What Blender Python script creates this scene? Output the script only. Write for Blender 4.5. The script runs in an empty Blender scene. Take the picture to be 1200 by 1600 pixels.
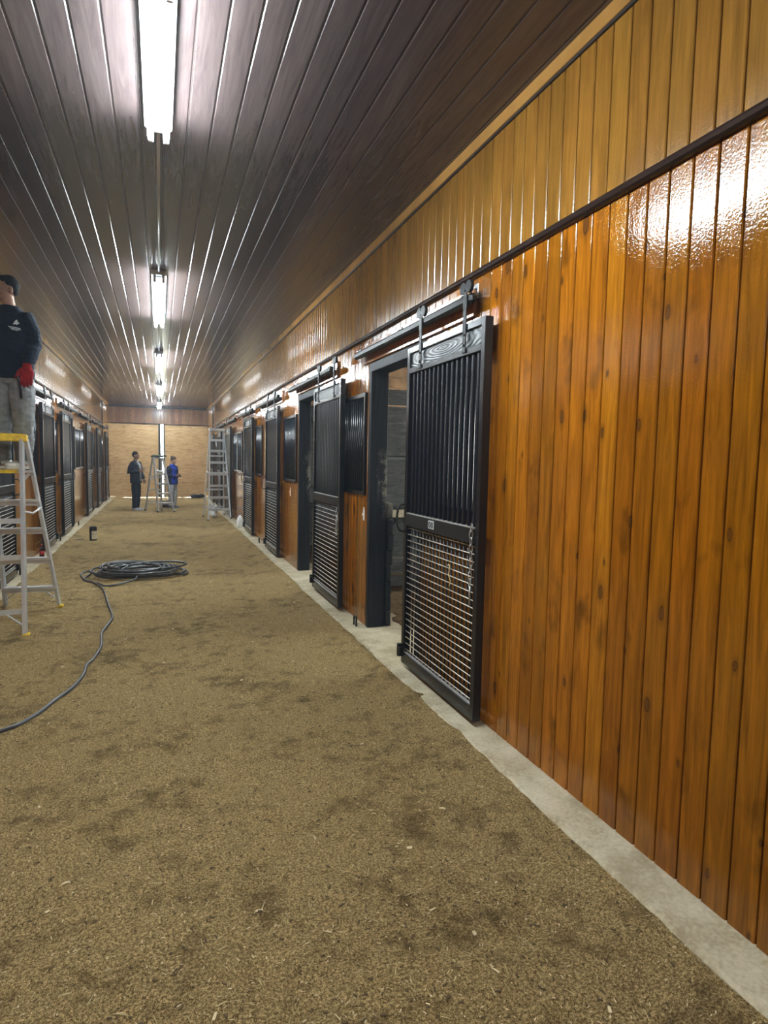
import bpy, bmesh, math, random
from math import sin, cos, pi, radians, sqrt
from mathutils import Vector, Matrix, noise
from mathutils.bvhtree import BVHTree

random.seed(7)
C = bpy.context.scene.collection
SC = bpy.context.scene

# ------------------------------------------------------------------ camera, world, exposure
F, YAW, PITCH, ROLL, CAMH = 963.63, 0.3496, 0.082, 0.0199, 1.6
cd = bpy.data.cameras.new('camera'); cam = bpy.data.objects.new('camera', cd); C.objects.link(cam)
r0 = Vector((cos(YAW), -sin(YAW), 0)); f0 = Vector((sin(YAW), cos(YAW), 0)); zz = Vector((0, 0, 1))
fw = cos(PITCH) * f0 - sin(PITCH) * zz; u0 = sin(PITCH) * f0 + cos(PITCH) * zz
rt = cos(ROLL) * r0 + sin(ROLL) * u0; up = -sin(ROLL) * r0 + cos(ROLL) * u0
M = Matrix((rt, up, -fw)).transposed().to_4x4(); M.translation = Vector((0, 0, CAMH))
cam.matrix_world = M
cd.sensor_fit = 'HORIZONTAL'; cd.sensor_width = 36; cd.lens = 36 * F / 1200
cd.clip_start = 0.05; cd.clip_end = 200
SC.camera = cam

TUBE = 60.0        # radiance of the fluorescent tubes
w = bpy.data.worlds.new('sky'); SC.world = w; w.use_nodes = True
bg = w.node_tree.nodes['Background']
bg.inputs[0].default_value = (0.93, 1.0, 0.95, 1); bg.inputs[1].default_value = 8.0
SC.view_settings.view_transform = 'Standard'; SC.view_settings.look = 'None'
SC.view_settings.exposure = 1.55; SC.view_settings.gamma = 1.0
SC.view_settings.use_curve_mapping = False

# ------------------------------------------------------------------ dimensions
XR, XL = 1.811, -1.803
ZC, ZB = 3.534, 0.05
YE, YB = 25.77, -6.0
PITCH_W, OFF_W = 0.11045, 2.2379     # wall board pitch along y
PITCH_C, OFF_C = 0.1329, 0.0416      # ceiling board pitch along x

# ------------------------------------------------------------------ mesh helpers
class MB:
    """collects shapes, built as ONE mesh object"""
    def __init__(s): s.v = []; s.f = []; s.m = []; s.sm = []
    def add(s, v, f, mi=0, smooth=False):
        o = len(s.v); s.v += [tuple(p) for p in v]
        for q in f: s.f.append(tuple(i + o for i in q)); s.m.append(mi); s.sm.append(smooth)
    def box(s, x0, x1, y0, y1, z0, z1, mi=0, ch=0.0, mat=None):
        if x0 > x1: x0, x1 = x1, x0
        if y0 > y1: y0, y1 = y1, y0
        if z0 > z1: z0, z1 = z1, z0
        ch = min(ch, (x1-x0)*.45, (y1-y0)*.45, (z1-z0)*.45)
        if ch <= 0:
            v = [(x, y, z) for z in (z0, z1) for y in (y0, y1) for x in (x0, x1)]
            f = [(0,2,3,1), (4,5,7,6), (0,1,5,4), (2,6,7,3), (0,4,6,2), (1,3,7,5)]
        else:
            v = []; idx = {}
            for ix, x in enumerate((x0, x1)):
                for iy, y in enumerate((y0, y1)):
                    for iz, z in enumerate((z0, z1)):
                        sx, sy, sz = (1, -1)[ix], (1, -1)[iy], (1, -1)[iz]
                        for a in range(3):
                            p = [x + sx*ch, y + sy*ch, z + sz*ch]; p[a] = (x, y, z)[a]
                            idx[(ix, iy, iz, a)] = len(v); v.append(tuple(p))
            f = []
            for iv in (0, 1):
                q = [idx[(iv,0,0,0)], idx[(iv,1,0,0)], idx[(iv,1,1,0)], idx[(iv,0,1,0)]]; f.append(q if iv else q[::-1])
                q = [idx[(0,iv,0,1)], idx[(0,iv,1,1)], idx[(1,iv,1,1)], idx[(1,iv,0,1)]]; f.append(q if iv else q[::-1])
                q = [idx[(0,0,iv,2)], idx[(1,0,iv,2)], idx[(1,1,iv,2)], idx[(0,1,iv,2)]]; f.append(q if iv else q[::-1])
            for a in range(3):
                b, c = [(1,2), (0,2), (0,1)][a]
                for ib in (0,1):
                    for ic in (0,1):
                        k0 = [0,0,0]; k1 = [0,0,0]; k0[b]=k1[b]=ib; k0[c]=k1[c]=ic; k0[a]=0; k1[a]=1
                        f.append((idx[(*k0,b)], idx[(*k1,b)], idx[(*k1,c)], idx[(*k0,c)]))
            for ix in (0,1):
                for iy in (0,1):
                    for iz in (0,1): f.append((idx[(ix,iy,iz,0)], idx[(ix,iy,iz,1)], idx[(ix,iy,iz,2)]))
        if mat is not None: v = [tuple(mat @ Vector(p)) for p in v]
        s.add(v, f, mi)
    def beam(s, a, b, wx, wy, mi=0, ref=(0,0,1), ch=0.0):
        """box bar from a to b, wx along side, wy along the third axis"""
        a, b = Vector(a), Vector(b); d = b - a; L = d.length; d.normalize()
        r = Vector(ref)
        if abs(d.dot(r)) > .95: r = Vector((0,1,0))
        x = d.cross(r).normalized(); y = d.cross(x)
        m = Matrix((x, y, d)).transposed().to_4x4(); m.translation = a
        s.box(-wx/2, wx/2, -wy/2, wy/2, 0, L, mi, ch, m)
    def tube(s, pts, rad, n=10, mi=0, cap=True, ell=1.0, ref=None, closed=False):
        pts = [Vector(p) for p in pts]; k = len(pts)
        rs = rad if isinstance(rad, (list, tuple)) else [rad]*k
        o = len(s.v); prev = None
        for i, p in enumerate(pts):
            if closed: t = pts[(i+1) % k] - pts[i-1]
            else: t = pts[min(i+1, k-1)] - pts[max(i-1, 0)]
            if t.length < 1e-9: t = Vector((0,0,1))
            t.normalize()
            if prev is None:
                r = Vector(ref) if ref else (Vector((0,0,1)) if abs(t.z) < .9 else Vector((1,0,0)))
                x = (r - t*r.dot(t)).normalized()
            else: x = (prev - t*prev.dot(t)).normalized()
            prev = x; y = t.cross(x)
            for j in range(n):
                a = 2*pi*j/n
                s.v.append(tuple(p + x*cos(a)*rs[i] + y*sin(a)*rs[i]*ell))
        def addf(q): s.f.append(q); s.m.append(mi); s.sm.append(True)
        for i in range(k if closed else k-1):
            i2 = (i+1) % k
            for j in range(n):
                j2 = (j+1) % n
                addf((o+i*n+j, o+i*n+j2, o+i2*n+j2, o+i2*n+j))
        if cap and not closed:
            s.f.append(tuple(o+j for j in range(n))[::-1]); s.m.append(mi); s.sm.append(False)
            s.f.append(tuple(o+(k-1)*n+j for j in range(n))); s.m.append(mi); s.sm.append(False)
    def rings(s, rows, n=20, mi=0, cap=True):
        """rows of (z, cx, cy, rx, ry)"""
        o = len(s.v)
        for (z, cx, cy, rx, ry) in rows:
            for j in range(n):
                a = 2*pi*j/n; s.v.append((cx+rx*cos(a), cy+ry*sin(a), z))
        for i in range(len(rows)-1):
            for j in range(n):
                j2 = (j+1) % n
                s.f.append((o+i*n+j, o+i*n+j2, o+(i+1)*n+j2, o+(i+1)*n+j)); s.m.append(mi); s.sm.append(True)
        if cap:
            s.f.append(tuple(o+j for j in range(n))[::-1]); s.m.append(mi); s.sm.append(False)
            s.f.append(tuple(o+(len(rows)-1)*n+j for j in range(n))); s.m.append(mi); s.sm.append(False)
    def lathe(s, prof, c=(0,0,0), n=20, mi=0):
        s.rings([(z+c[2], c[0], c[1], r, r) for r, z in prof], n, mi)
    def blob(s, c, r, rot=None, nu=14, nv=10, mi=0):
        c = Vector(c); o = len(s.v)
        for i in range(1, nv):
            th = pi*i/nv
            for j in range(nu):
                p = Vector((r[0]*sin(th)*cos(2*pi*j/nu), r[1]*sin(th)*sin(2*pi*j/nu), r[2]*cos(th)))
                if rot: p = rot @ p
                s.v.append(tuple(c+p))
        t = Vector((0,0,r[2])); t = rot @ t if rot else t
        s.v.append(tuple(c+t)); s.v.append(tuple(c-t)); a, b = len(s.v)-2, len(s.v)-1
        def addf(q): s.f.append(q); s.m.append(mi); s.sm.append(True)
        for i in range(nv-2):
            for j in range(nu):
                j2 = (j+1) % nu
                addf((o+i*nu+j, o+(i+1)*nu+j, o+(i+1)*nu+j2, o+i*nu+j2))
        for j in range(nu):
            j2 = (j+1) % nu
            addf((a, o+j, o+j2)); addf((b, o+(nv-2)*nu+j2, o+(nv-2)*nu+j))
    def mesh(s, name, mats):
        me = bpy.data.meshes.new(name); me.from_pydata(s.v, [], s.f)
        for m in (mats if isinstance(mats, (list, tuple)) else [mats]): me.materials.append(m)
        me.polygons.foreach_set('material_index', s.m)
        me.polygons.foreach_set('use_smooth', s.sm); me.update()
        return me
    def build(s, name, mats, parent=None, **k):
        return link(name, s.mesh(name, mats), parent, **k)

def link(name, me, parent=None, kind=None, label=None, cat=None, group=None):
    o = bpy.data.objects.new(name, me); C.objects.link(o)
    if parent: o.parent = parent
    return tag(o, label, cat, group, kind)
def tag(o, label=None, cat=None, group=None, kind=None):
    if label: o['label'] = label
    if cat: o['category'] = cat
    if group: o['group'] = group
    if kind: o['kind'] = kind
    return o
def thing(name, label, cat, loc=(0,0,0), rz=0, group=None, kind='thing'):
    o = bpy.data.objects.new(name, None); C.objects.link(o)
    o.location = loc; o.rotation_euler = (0, 0, rz); o.empty_display_size = .1
    return tag(o, label, cat, group, kind)
def dup(root, loc, rz, label=None, group=None):
    r = root.copy(); C.objects.link(r); r.location = loc; r.rotation_euler = (0,0,rz)
    if label: r['label'] = label
    if group: r['group'] = group
    for ch in list(root.children):
        c = ch.copy(); C.objects.link(c); c.parent = r
        for g in list(ch.children):
            d = g.copy(); C.objects.link(d); d.parent = c
    return r
def baked(name, mb, mats, voxel, smooth=6, parent=None, noise_amp=0.0, noise_sc=9.0, seed=0, sfac=.5):
    """overlapping solids fused into one continuous skin"""
    o = bpy.data.objects.new('tmp', mb.mesh('tmp', mats)); C.objects.link(o)
    r = o.modifiers.new('r', 'REMESH'); r.mode = 'VOXEL'; r.voxel_size = voxel
    m = o.modifiers.new('s', 'SMOOTH'); m.iterations = smooth; m.factor = sfac
    dg = bpy.context.evaluated_depsgraph_get()
    me = bpy.data.meshes.new_from_object(o.evaluated_get(dg)); me.name = name
    bpy.data.objects.remove(o)
    if noise_amp:
        off = Vector((seed*3.1, seed*1.7, seed))
        nv = [(v.co.copy(), v.normal.copy()) for v in me.vertices]
        for v, (c, n) in zip(me.vertices, nv):
            q = Vector((c.x, c.y, c.z*1.9)) * noise_sc + off
            h = 1 - 2*abs(noise.noise(q))
            v.co = c + n * noise_amp * (h*.8 + noise.noise(q*2.3)*.5)
    for p in me.polygons: p.use_smooth = True
    me.update()
    return link(name, me, parent)

# ------------------------------------------------------------------ materials
class NT:
    def __init__(s, name):
        s.mat = bpy.data.materials.new(name); s.mat.use_nodes = True
        s.t = s.mat.node_tree; s.n = s.t.nodes; s.l = s.t.links
        s.p = s.n['Principled BSDF']
    def new(s, ty, **k):
        n = s.n.new(ty)
        for a, b in k.items(): setattr(n, a, b)
        return n
    def put(s, sock, val):
        if hasattr(val, 'is_output') or isinstance(val, bpy.types.NodeSocket): s.l.new(val, sock)
        elif isinstance(val, (tuple, list)) and len(val) == 3 and sock.type == 'RGBA': sock.default_value = (*val, 1)
        else: sock.default_value = val
    def math(s, op, a, b=0.0, c=None):
        n = s.new('ShaderNodeMath', operation=op); s.put(n.inputs[0], a); s.put(n.inputs[1], b)
        if c is not None: s.put(n.inputs[2], c)
        return n.outputs[0]
    def mix(s, f, a, b, mode='MIX'):
        n = s.new('ShaderNodeMix', data_type='RGBA', blend_type=mode)
        s.put(n.inputs[0], f); s.put(n.inputs[6], a); s.put(n.inputs[7], b); return n.outputs[2]
    def comb(s, x, y, z):
        n = s.new('ShaderNodeCombineXYZ')
        for i, q in enumerate((x, y, z)): s.put(n.inputs[i], q)
        return n.outputs[0]
    def noise(s, vec, scale, detail=3, rough=.5, dist=0.0):
        n = s.new('ShaderNodeTexNoise'); s.put(n.inputs['Vector'], vec)
        n.inputs['Scale'].default_value = scale; n.inputs['Detail'].default_value = detail
        n.inputs['Roughness'].default_value = rough; n.inputs['Distortion'].default_value = dist
        return n.outputs['Fac']
    def ramp(s, fac, stops):
        n = s.new('ShaderNodeValToRGB'); s.put(n.inputs[0], fac); cr = n.color_ramp
        while len(cr.elements) < len(stops): cr.elements.new(.5)
        for e, (p, c) in zip(cr.elements, stops): e.position = p; e.color = (*c, 1) if len(c) == 3 else c
        return n.outputs[0]
    def maprange(s, v, a, b, c=0.0, d=1.0):
        n = s.new('ShaderNodeMapRange'); s.put(n.inputs[0], v)
        for i, q in enumerate((a, b, c, d)): n.inputs[i+1].default_value = q
        return n.outputs[0]
    def pos(s): return s.new('ShaderNodeNewGeometry').outputs['Position']
    def obj(s): return s.new('ShaderNodeTexCoord').outputs['Object']
    def bump(s, h, strength, dist=.01, nrm=None):
        n = s.new('ShaderNodeBump'); n.inputs['Strength'].default_value = strength
        n.inputs['Distance'].default_value = dist; s.put(n.inputs['Height'], h)
        if nrm is not None: s.l.new(nrm, n.inputs['Normal'])
        s.l.new(n.outputs[0], s.p.inputs['Normal']); return n.outputs[0]
    def set(s, color=None, rough=None, metal=None, spec=None):
        if color is not None: s.put(s.p.inputs['Base Color'], color)
        if rough is not None: s.put(s.p.inputs['Roughness'], rough)
        if metal is not None: s.put(s.p.inputs['Metallic'], metal)
        if spec is not None: s.put(s.p.inputs['Specular IOR Level'], spec)
        return s.mat

def plain(name, color, rough=.5, metal=0.0, spec=.5, var=.0, vs=8.0, bump=0.0, bs=60):
    t = NT(name); c = color
    if var:
        f = t.noise(t.obj(), vs, 4)
        c = t.mix(t.maprange(f, .3, .7), tuple(q*(1-var) for q in color), tuple(min(1, q*(1+var)) for q in color))
    if bump: t.bump(t.noise(t.obj(), bs, 3), bump)
    return t.set(c, rough, metal, spec)

def boards(name, axis, pitch, off, dark, light, rough, knots=True, vary=.25, grain=1.0, spec=.5, peel=.12, stain=.5, hue=.22, fine_w=.35, rvar=1.0):
    """varnished boards: one tone per board, long grain, knots, orange-peel varnish"""
    t = NT(name); P = t.new('ShaderNodeSeparateXYZ'); t.l.new(t.pos(), P.inputs[0])
    X, Y, Z = P.outputs
    if axis == 'y': a, L, d = Y, Z, X
    elif axis == 'x': a, L, d = X, Z, Y          # vertical boards on the end wall
    else: a, L, d = X, Y, Z                      # ceiling, boards run along y
    k = t.math('FLOOR', t.math('DIVIDE', t.math('SUBTRACT', a, off), pitch))
    wn = t.new('ShaderNodeTexWhiteNoise', noise_dimensions='2D'); t.l.new(t.comb(k, t.math('FLOOR', t.math('MULTIPLY', d, .6)), 0), wn.inputs['Vector'])
    sp = t.new('ShaderNodeSeparateColor'); t.l.new(wn.outputs['Color'], sp.inputs[0])
    r1, r2, r3 = sp.outputs
    gv = t.comb(t.math('MULTIPLY', a, 14), t.math('MULTIPLY_ADD', L, 1.1, t.math('MULTIPLY', r1, 37)), t.math('MULTIPLY', r2, 11))
    g = t.noise(gv, 1.6, 5, .6, 1.3)
    fine = t.noise(t.comb(t.math('MULTIPLY', a, 160), t.math('MULTIPLY', L, 4), r1), 1.0, 3, .6)
    base = t.ramp(t.math('MULTIPLY_ADD', t.math('SUBTRACT', fine, .5), .35*grain, g), [(.25, dark), (.5, tuple(.5*(p+q) for p, q in zip(dark, light))), (.72, light)])
    tone = t.math('MULTIPLY_ADD', r3, 2*vary, 1-vary)
    tn = t.comb(tone, t.math('MULTIPLY_ADD', t.math('SUBTRACT', r2, .5), hue, tone), t.math('MULTIPLY_ADD', t.math('SUBTRACT', r2, .5), hue*1.1, tone))
    base = t.mix(1.0, base, tn, 'MULTIPLY')
    if stain:
        sn = t.noise(t.comb(t.math('MULTIPLY', a, 5), t.math('MULTIPLY_ADD', L, 3.0, t.math('MULTIPLY', r1, 50)), 0), 1.0, 3, .55)
        base = t.mix(t.math('MULTIPLY', t.maprange(sn, .6, .74), stain), base, tuple(q*.42 for q in dark))
    if knots:
        vo = t.new('ShaderNodeTexVoronoi', feature='F1', distance='EUCLIDEAN', voronoi_dimensions='2D')
        dv = t.noise(t.comb(t.math('MULTIPLY', a, 30), t.math('MULTIPLY', L, 12), 0), 1, 2)
        vec = t.comb(t.math('MULTIPLY_ADD', dv, .10, t.math('MULTIPLY', a, 6.0)), t.math('MULTIPLY', L, 2.6), 0)
        t.l.new(vec, vo.inputs['Vector']); vo.inputs['Scale'].default_value = 1.0
        vo.inputs['Randomness'].default_value = 1.0
        vs = t.new('ShaderNodeSeparateColor'); t.l.new(vo.outputs['Color'], vs.inputs[0])
        gate = t.math('LESS_THAN', vs.outputs[0], .5)
        rad = t.math('MULTIPLY_ADD', t.math('POWER', vs.outputs[1], 2.0), .085, .03)
        q = t.math('DIVIDE', vo.outputs['Distance'], rad)
        km = t.math('MULTIPLY', t.maprange(q, 1.25, .85), gate)
        ring = t.math('MULTIPLY', t.maprange(q, 2.6, 1.1), gate)
        base = t.mix(t.math('MULTIPLY', ring, .45), base, tuple(c*.6 for c in dark))
        kcol = t.ramp(q, [(.2, (.085, .032, .008)), (.7, (.10, .036, .008)), (.95, (.025, .010, .004))])
        base = t.mix(t.math('MULTIPLY', km, .85), base, kcol)
    rn = t.noise(t.pos(), 9, 3)
    rr = t.maprange(rn, .35, .7, rough*(1-.2*rvar), rough*(1+.35*rvar))
    h1 = t.noise(t.pos(), 95, 2); h2 = t.noise(t.comb(t.math('MULTIPLY', a, 22), t.math('MULTIPLY', L, 5), d), 1.0, 3)
    # grain relief on the glossy coat
    if peel: t.bump(t.math('ADD', t.math('MULTIPLY', h1, fine_w), t.math('MULTIPLY', h2, 1.0)), peel, .004)
    return t.set(base, rr, 0, spec)

M = {}
M['lower'] = boards('orange_varnished_boards', 'y', PITCH_W, OFF_W, (.15, .048, .002), (.36, .130, .006), .085, spec=.5, peel=.22, stain=.75, hue=.13, fine_w=.9)
M['upper'] = boards('golden_varnished_boards', 'y', PITCH_W, OFF_W+.03, (.155, .070, .009), (.27, .130, .022), .10, knots=False, vary=.13, stain=.3, spec=.7, peel=.2, hue=.07, fine_w=.8)
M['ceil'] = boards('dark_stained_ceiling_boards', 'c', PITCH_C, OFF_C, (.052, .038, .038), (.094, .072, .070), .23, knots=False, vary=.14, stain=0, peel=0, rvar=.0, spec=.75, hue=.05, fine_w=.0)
M['endb'] = boards('brown_end_boards', 'x', PITCH_C, OFF_C, (.14, .065, .028), (.27, .14, .07), .22, knots=False, vary=.2, stain=.2)
M['interior'] = boards('black_plank_lining', 'y', .2, 0, (.006, .006, .007), (.02, .02, .022), .6, knots=False)
M['bead'] = plain('dark_brown_moulding', (.020, .010, .008), .25)
M['crown'] = plain('honey_crown_moulding', (.33, .17, .045), .22, var=.2, vs=3)
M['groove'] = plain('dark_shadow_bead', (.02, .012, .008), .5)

def mk_ply():
    t = NT('plywood'); P = t.new('ShaderNodeSeparateXYZ'); t.l.new(t.pos(), P.inputs[0]); X, Y, Z = P.outputs
    sheet = t.math('ADD', t.math('FLOOR', t.math('DIVIDE', Z, 1.22)), t.math('MULTIPLY', t.math('FLOOR', t.math('DIVIDE', X, 1.22)), 7.3))
    g = t.noise(t.comb(t.math('MULTIPLY', X, 1.6), sheet, t.math('MULTIPLY', Z, 11)), 1.5, 6, .6, 1.6)
    b = t.noise(t.comb(X, sheet, t.math('MULTIPLY', Z, 2)), 1.1, 3)
    c = t.ramp(g, [(.3, (.34, .20, .075)), (.5, (.53, .35, .16)), (.68, (.66, .48, .25))])
    c = t.mix(t.math('MULTIPLY', t.maprange(b, .5, .72), .35), c, (.40, .19, .05))
    seam = t.math('LESS_THAN', t.math('ABSOLUTE', t.math('SUBTRACT', t.math('FRACT', t.math('DIVIDE', Z, 1.22)), .5)), .004)
    c = t.mix(t.math('MULTIPLY', seam, .6), c, (.16, .08, .03))
    t.bump(g, .1, .005)
    return t.set(c, .45)
M['ply'] = mk_ply()

def mk_dirt(name, dark, mid, light, speck=.45):
    t = NT(name); p = t.pos()
    n1 = t.noise(p, 1.3, 4, .6); n2 = t.noise(p, 7, 5, .65); n3 = t.noise(p, 115, 4, .7); n4 = t.noise(p, 330, 2, .6)
    f = t.math('ADD', t.math('MULTIPLY', n3, .55), t.math('MULTIPLY', n4, .45))
    c = t.ramp(f, [(.40, dark), (.505, mid), (.60, light)])
    wet = t.maprange(t.math('ADD', t.math('MULTIPLY', n1, .5), t.math('MULTIPLY', n2, .6)), .555, .68)
    c = t.mix(t.math('MULTIPLY', wet, .66), c, tuple(q*.62 for q in dark))
    vo = t.new('ShaderNodeTexVoronoi', feature='F1'); 
    vo.inputs['Scale'].default_value = 120
    mp = t.new('ShaderNodeMapping'); mp.inputs['Scale'].default_value = (1, .55, 1); mp.inputs['Rotation'].default_value = (0, 0, .6)
    t.l.new(p, mp.inputs[0]); t.l.new(mp.outputs[0], vo.inputs['Vector'])
    vs = t.new('ShaderNodeSeparateColor'); t.l.new(vo.outputs['Color'], vs.inputs[0])
    chip = t.math('MULTIPLY', t.math('LESS_THAN', vs.outputs[0], .16), t.maprange(vo.outputs['Distance'], .34, .2))
    c = t.mix(t.math('MULTIPLY', chip, speck), c, (.62, .50, .27))
    h = t.math('ADD', t.math('MULTIPLY', f, .6), t.math('MULTIPLY', n2, .9))
    t.bump(h, 1.0, .045)
    return t.set(c, .95, 0, .1)
M['dirt'] = mk_dirt('raked_bedding_floor', (.125, .078, .026), (.40, .275, .118), (.84, .63, .31))
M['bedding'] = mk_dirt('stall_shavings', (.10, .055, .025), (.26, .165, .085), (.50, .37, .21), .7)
M['straw'] = plain('straw', (.62, .50, .25), .7, var=.25, vs=3)
M['chip'] = plain('wood_chip', (.74, .60, .36), .8, var=.3, vs=3)

def mk_conc():
    t = NT('concrete_curb'); p = t.pos()
    n = t.noise(p, 4, 5, .65); n2 = t.noise(p, 60, 3)
    c = t.ramp(t.math('MULTIPLY_ADD', t.math('SUBTRACT', n2, .5), .5, n), [(.28, (.30, .245, .15)), (.5, (.46, .40, .275)), (.72, (.58, .52, .39))])
    dirt = t.maprange(t.noise(p, 3.1, 5, .75), .52, .68)
    c = t.mix(t.math('MULTIPLY', dirt, .5), c, (.20, .155, .085))
    t.bump(t.math('ADD', n, t.math('MULTIPLY', n2, .5)), .35, .006)
    return t.set(c, .9, 0, .2)
M['conc'] = mk_conc()
M['black'] = plain('black_enamel', (.010, .0115, .015), .22, bump=.03, bs=120)
M['blackmatte'] = plain('black_steel', (.009, .010, .011), .45, spec=.3)
M['bars'] = plain('glossy_black_bars', (.009, .012, .018), .24, spec=.35)
M['rod'] = plain('galvanised_rod', (.66, .61, .52), .42, .7)
M['darkrod'] = plain('dark_rod', (.008, .008, .008), .5, .0)  # upright rods are galvanised too; their shade is put into the colour
M['dusty'] = plain('dusty_steel_lip', (.30, .29, .27), .7)  # dust, with the light band on rail top edges put into the colour
M['alu'] = plain('aluminium', (.66, .69, .72), .34, .55, var=.08, vs=9)
M['yellow'] = plain('yellow_plastic', (.78, .52, .03), .42, var=.22, vs=25)
M['white'] = plain('white_plastic', (.78, .79, .80), .35)
M['steel'] = plain('zinc_steel', (.52, .53, .54), .32, .9)
M['paintwhite'] = plain('white_enamel', (.70, .73, .76), .3)

def mk_graintop():
    t = NT('black_painted_oak'); P = t.new('ShaderNodeSeparateXYZ'); t.l.new(t.obj(), P.inputs[0]); X, Y, Z = P.outputs
    wv = t.new('ShaderNodeTexWave', wave_type='RINGS', rings_direction='Y', wave_profile='SIN')
    t.l.new(t.comb(t.math('MULTIPLY', X, 1.3), 0, t.math('MULTIPLY', t.math('SUBTRACT', Z, 2.25), 8)), wv.inputs['Vector'])
    wv.inputs['Scale'].default_value = 3.2; wv.inputs['Distortion'].default_value = 5; wv.inputs['Detail'].default_value = 3; wv.inputs['Detail Scale'].default_value = .9
    c = t.ramp(wv.outputs['Fac'], [(.25, (.012, .014, .017)), (.6, (.075, .085, .095)), (.9, (.13, .145, .155))])
    t.bump(wv.outputs['Fac'], .35, .004)
    return t.set(c, .34)
M['grain'] = mk_graintop()
def mk_jamb():
    t = NT('black_rough_timber'); p = t.pos()
    P = t.new('ShaderNodeSeparateXYZ'); t.l.new(p, P.inputs[0])
    g = t.noise(t.comb(t.math('MULTIPLY', P.outputs[0], 40), t.math('MULTIPLY', P.outputs[1], 40), t.math('MULTIPLY', P.outputs[2], 2)), 1, 4)
    c = t.ramp(g, [(.3, (.005, .0065, .009)), (.6, (.011, .014, .019)), (.75, (.03, .034, .04))])
    wz = t.math('MULTIPLY', t.maprange(P.outputs[2], 1.05, 1.3), t.maprange(P.outputs[2], 1.75, 1.45))
    wn = t.noise(p, 13, 4, .7)
    wr = t.math('MULTIPLY', t.maprange(t.math('MULTIPLY_ADD', P.outputs[0], 2.6, wn), 5.46, 5.66), wz)
    c = t.mix(t.math('MULTIPLY', wr, .75), c, (.28, .25, .20))
    t.bump(g, .5, .006)
    return t.set(c, .55, 0, .3)
M['jamb'] = mk_jamb()
def mk_plank():
    t = NT('black_weathered_planks'); p = t.pos(); P = t.new('ShaderNodeSeparateXYZ'); t.l.new(p, P.inputs[0])
    g = t.noise(t.comb(t.math('MULTIPLY', P.outputs[0], 3), P.outputs[1], t.math('MULTIPLY', P.outputs[2], 18)), 1.5, 5, .65, 1)
    w_ = t.noise(p, 8, 4, .7)
    c = t.ramp(g, [(.3, (.018, .0185, .019)), (.6, (.065, .064, .063)), (.75, (.13, .122, .11))])
    c = t.mix(t.math('MULTIPLY', t.maprange(w_, .58, .72), .45), c, (.13, .105, .075))
    t.bump(g, .6, .008)
    return t.set(c, .6)
M['plank'] = mk_plank()
M['rawwood'] = plain('raw_lumber', (.42, .25, .13), .7, var=.35, vs=9)
M['hose'] = plain('black_rubber_hose', (.055, .058, .062), .32, var=.3, vs=14)
M['teal'] = plain('teal_hose', (.02, .16, .14), .35)

def emit(name, color, strength):
    m = bpy.data.materials.new(name); m.use_nodes = True; n = m.node_tree.nodes; p = n['Principled BSDF']
    p.inputs['Base Color'].default_value = (.9, .9, .9, 1)
    p.inputs['Emission Color'].default_value = (*color, 1); p.inputs['Emission Strength'].default_value = strength
    return m
M['tube'] = emit('fluorescent_tube', (.86, .96, 1.0), TUBE)

# ------------------------------------------------------------------ room shell
def grooved(mb, u0, u1, z0, z1, place, pitch, off, hw=.0072, dp=.0115, mi=0):
    """a sheet of boards between u0..u1 with a V groove at every joint; place(u, depth, z) -> point"""
    us = [(u0, 0)]
    k = math.ceil((u0 - off)/pitch - 1e-6)
    while off + k*pitch < u1:
        g = off + k*pitch
        for du, d in (((-hw, 0), (-hw*.35, dp), (hw*.35, dp), (hw, 0)) if dp < .008 else ((-hw, 0), (-hw*.42, hw*.45), (-hw*.34, dp), (hw*.34, dp), (hw*.42, hw*.45), (hw, 0))):
            if u0 < g+du < u1: us.append((g+du, d))
        k += 1
    us.append((u1, 0))
    v = []; f = []
    for u, d in us: v.append(place(u, d, z0)); v.append(place(u, d, z1))
    for i in range(len(us)-1): f.append((2*i, 2*i+2, 2*i+3, 2*i+1))
    mb.add(v, f, mi)

TH = .145     # wall thickness
def wall_side(side, name, regions, mat, pitch, off):
    X = XR if side > 0 else XL
    mb = MB()
    for (a, b, z0, z1) in regions:
        pl = (lambda u, d, z: (X + side*d, u, z))
        if side > 0: grooved(mb, a, b, z0, z1, pl, pitch, off)
        else:
            m2 = MB(); grooved(m2, a, b, z0, z1, pl, pitch, off)
            mb.add(m2.v, [q[::-1] for q in m2.f])
        # core behind the face
        x0, x1 = X + side*.0122, X + side*TH
        mb.box(x0, x1, a, b, z0, z1, 1)
        e = .0
    return mb.build(name, [mat, M['interior']], kind='structure')

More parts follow.
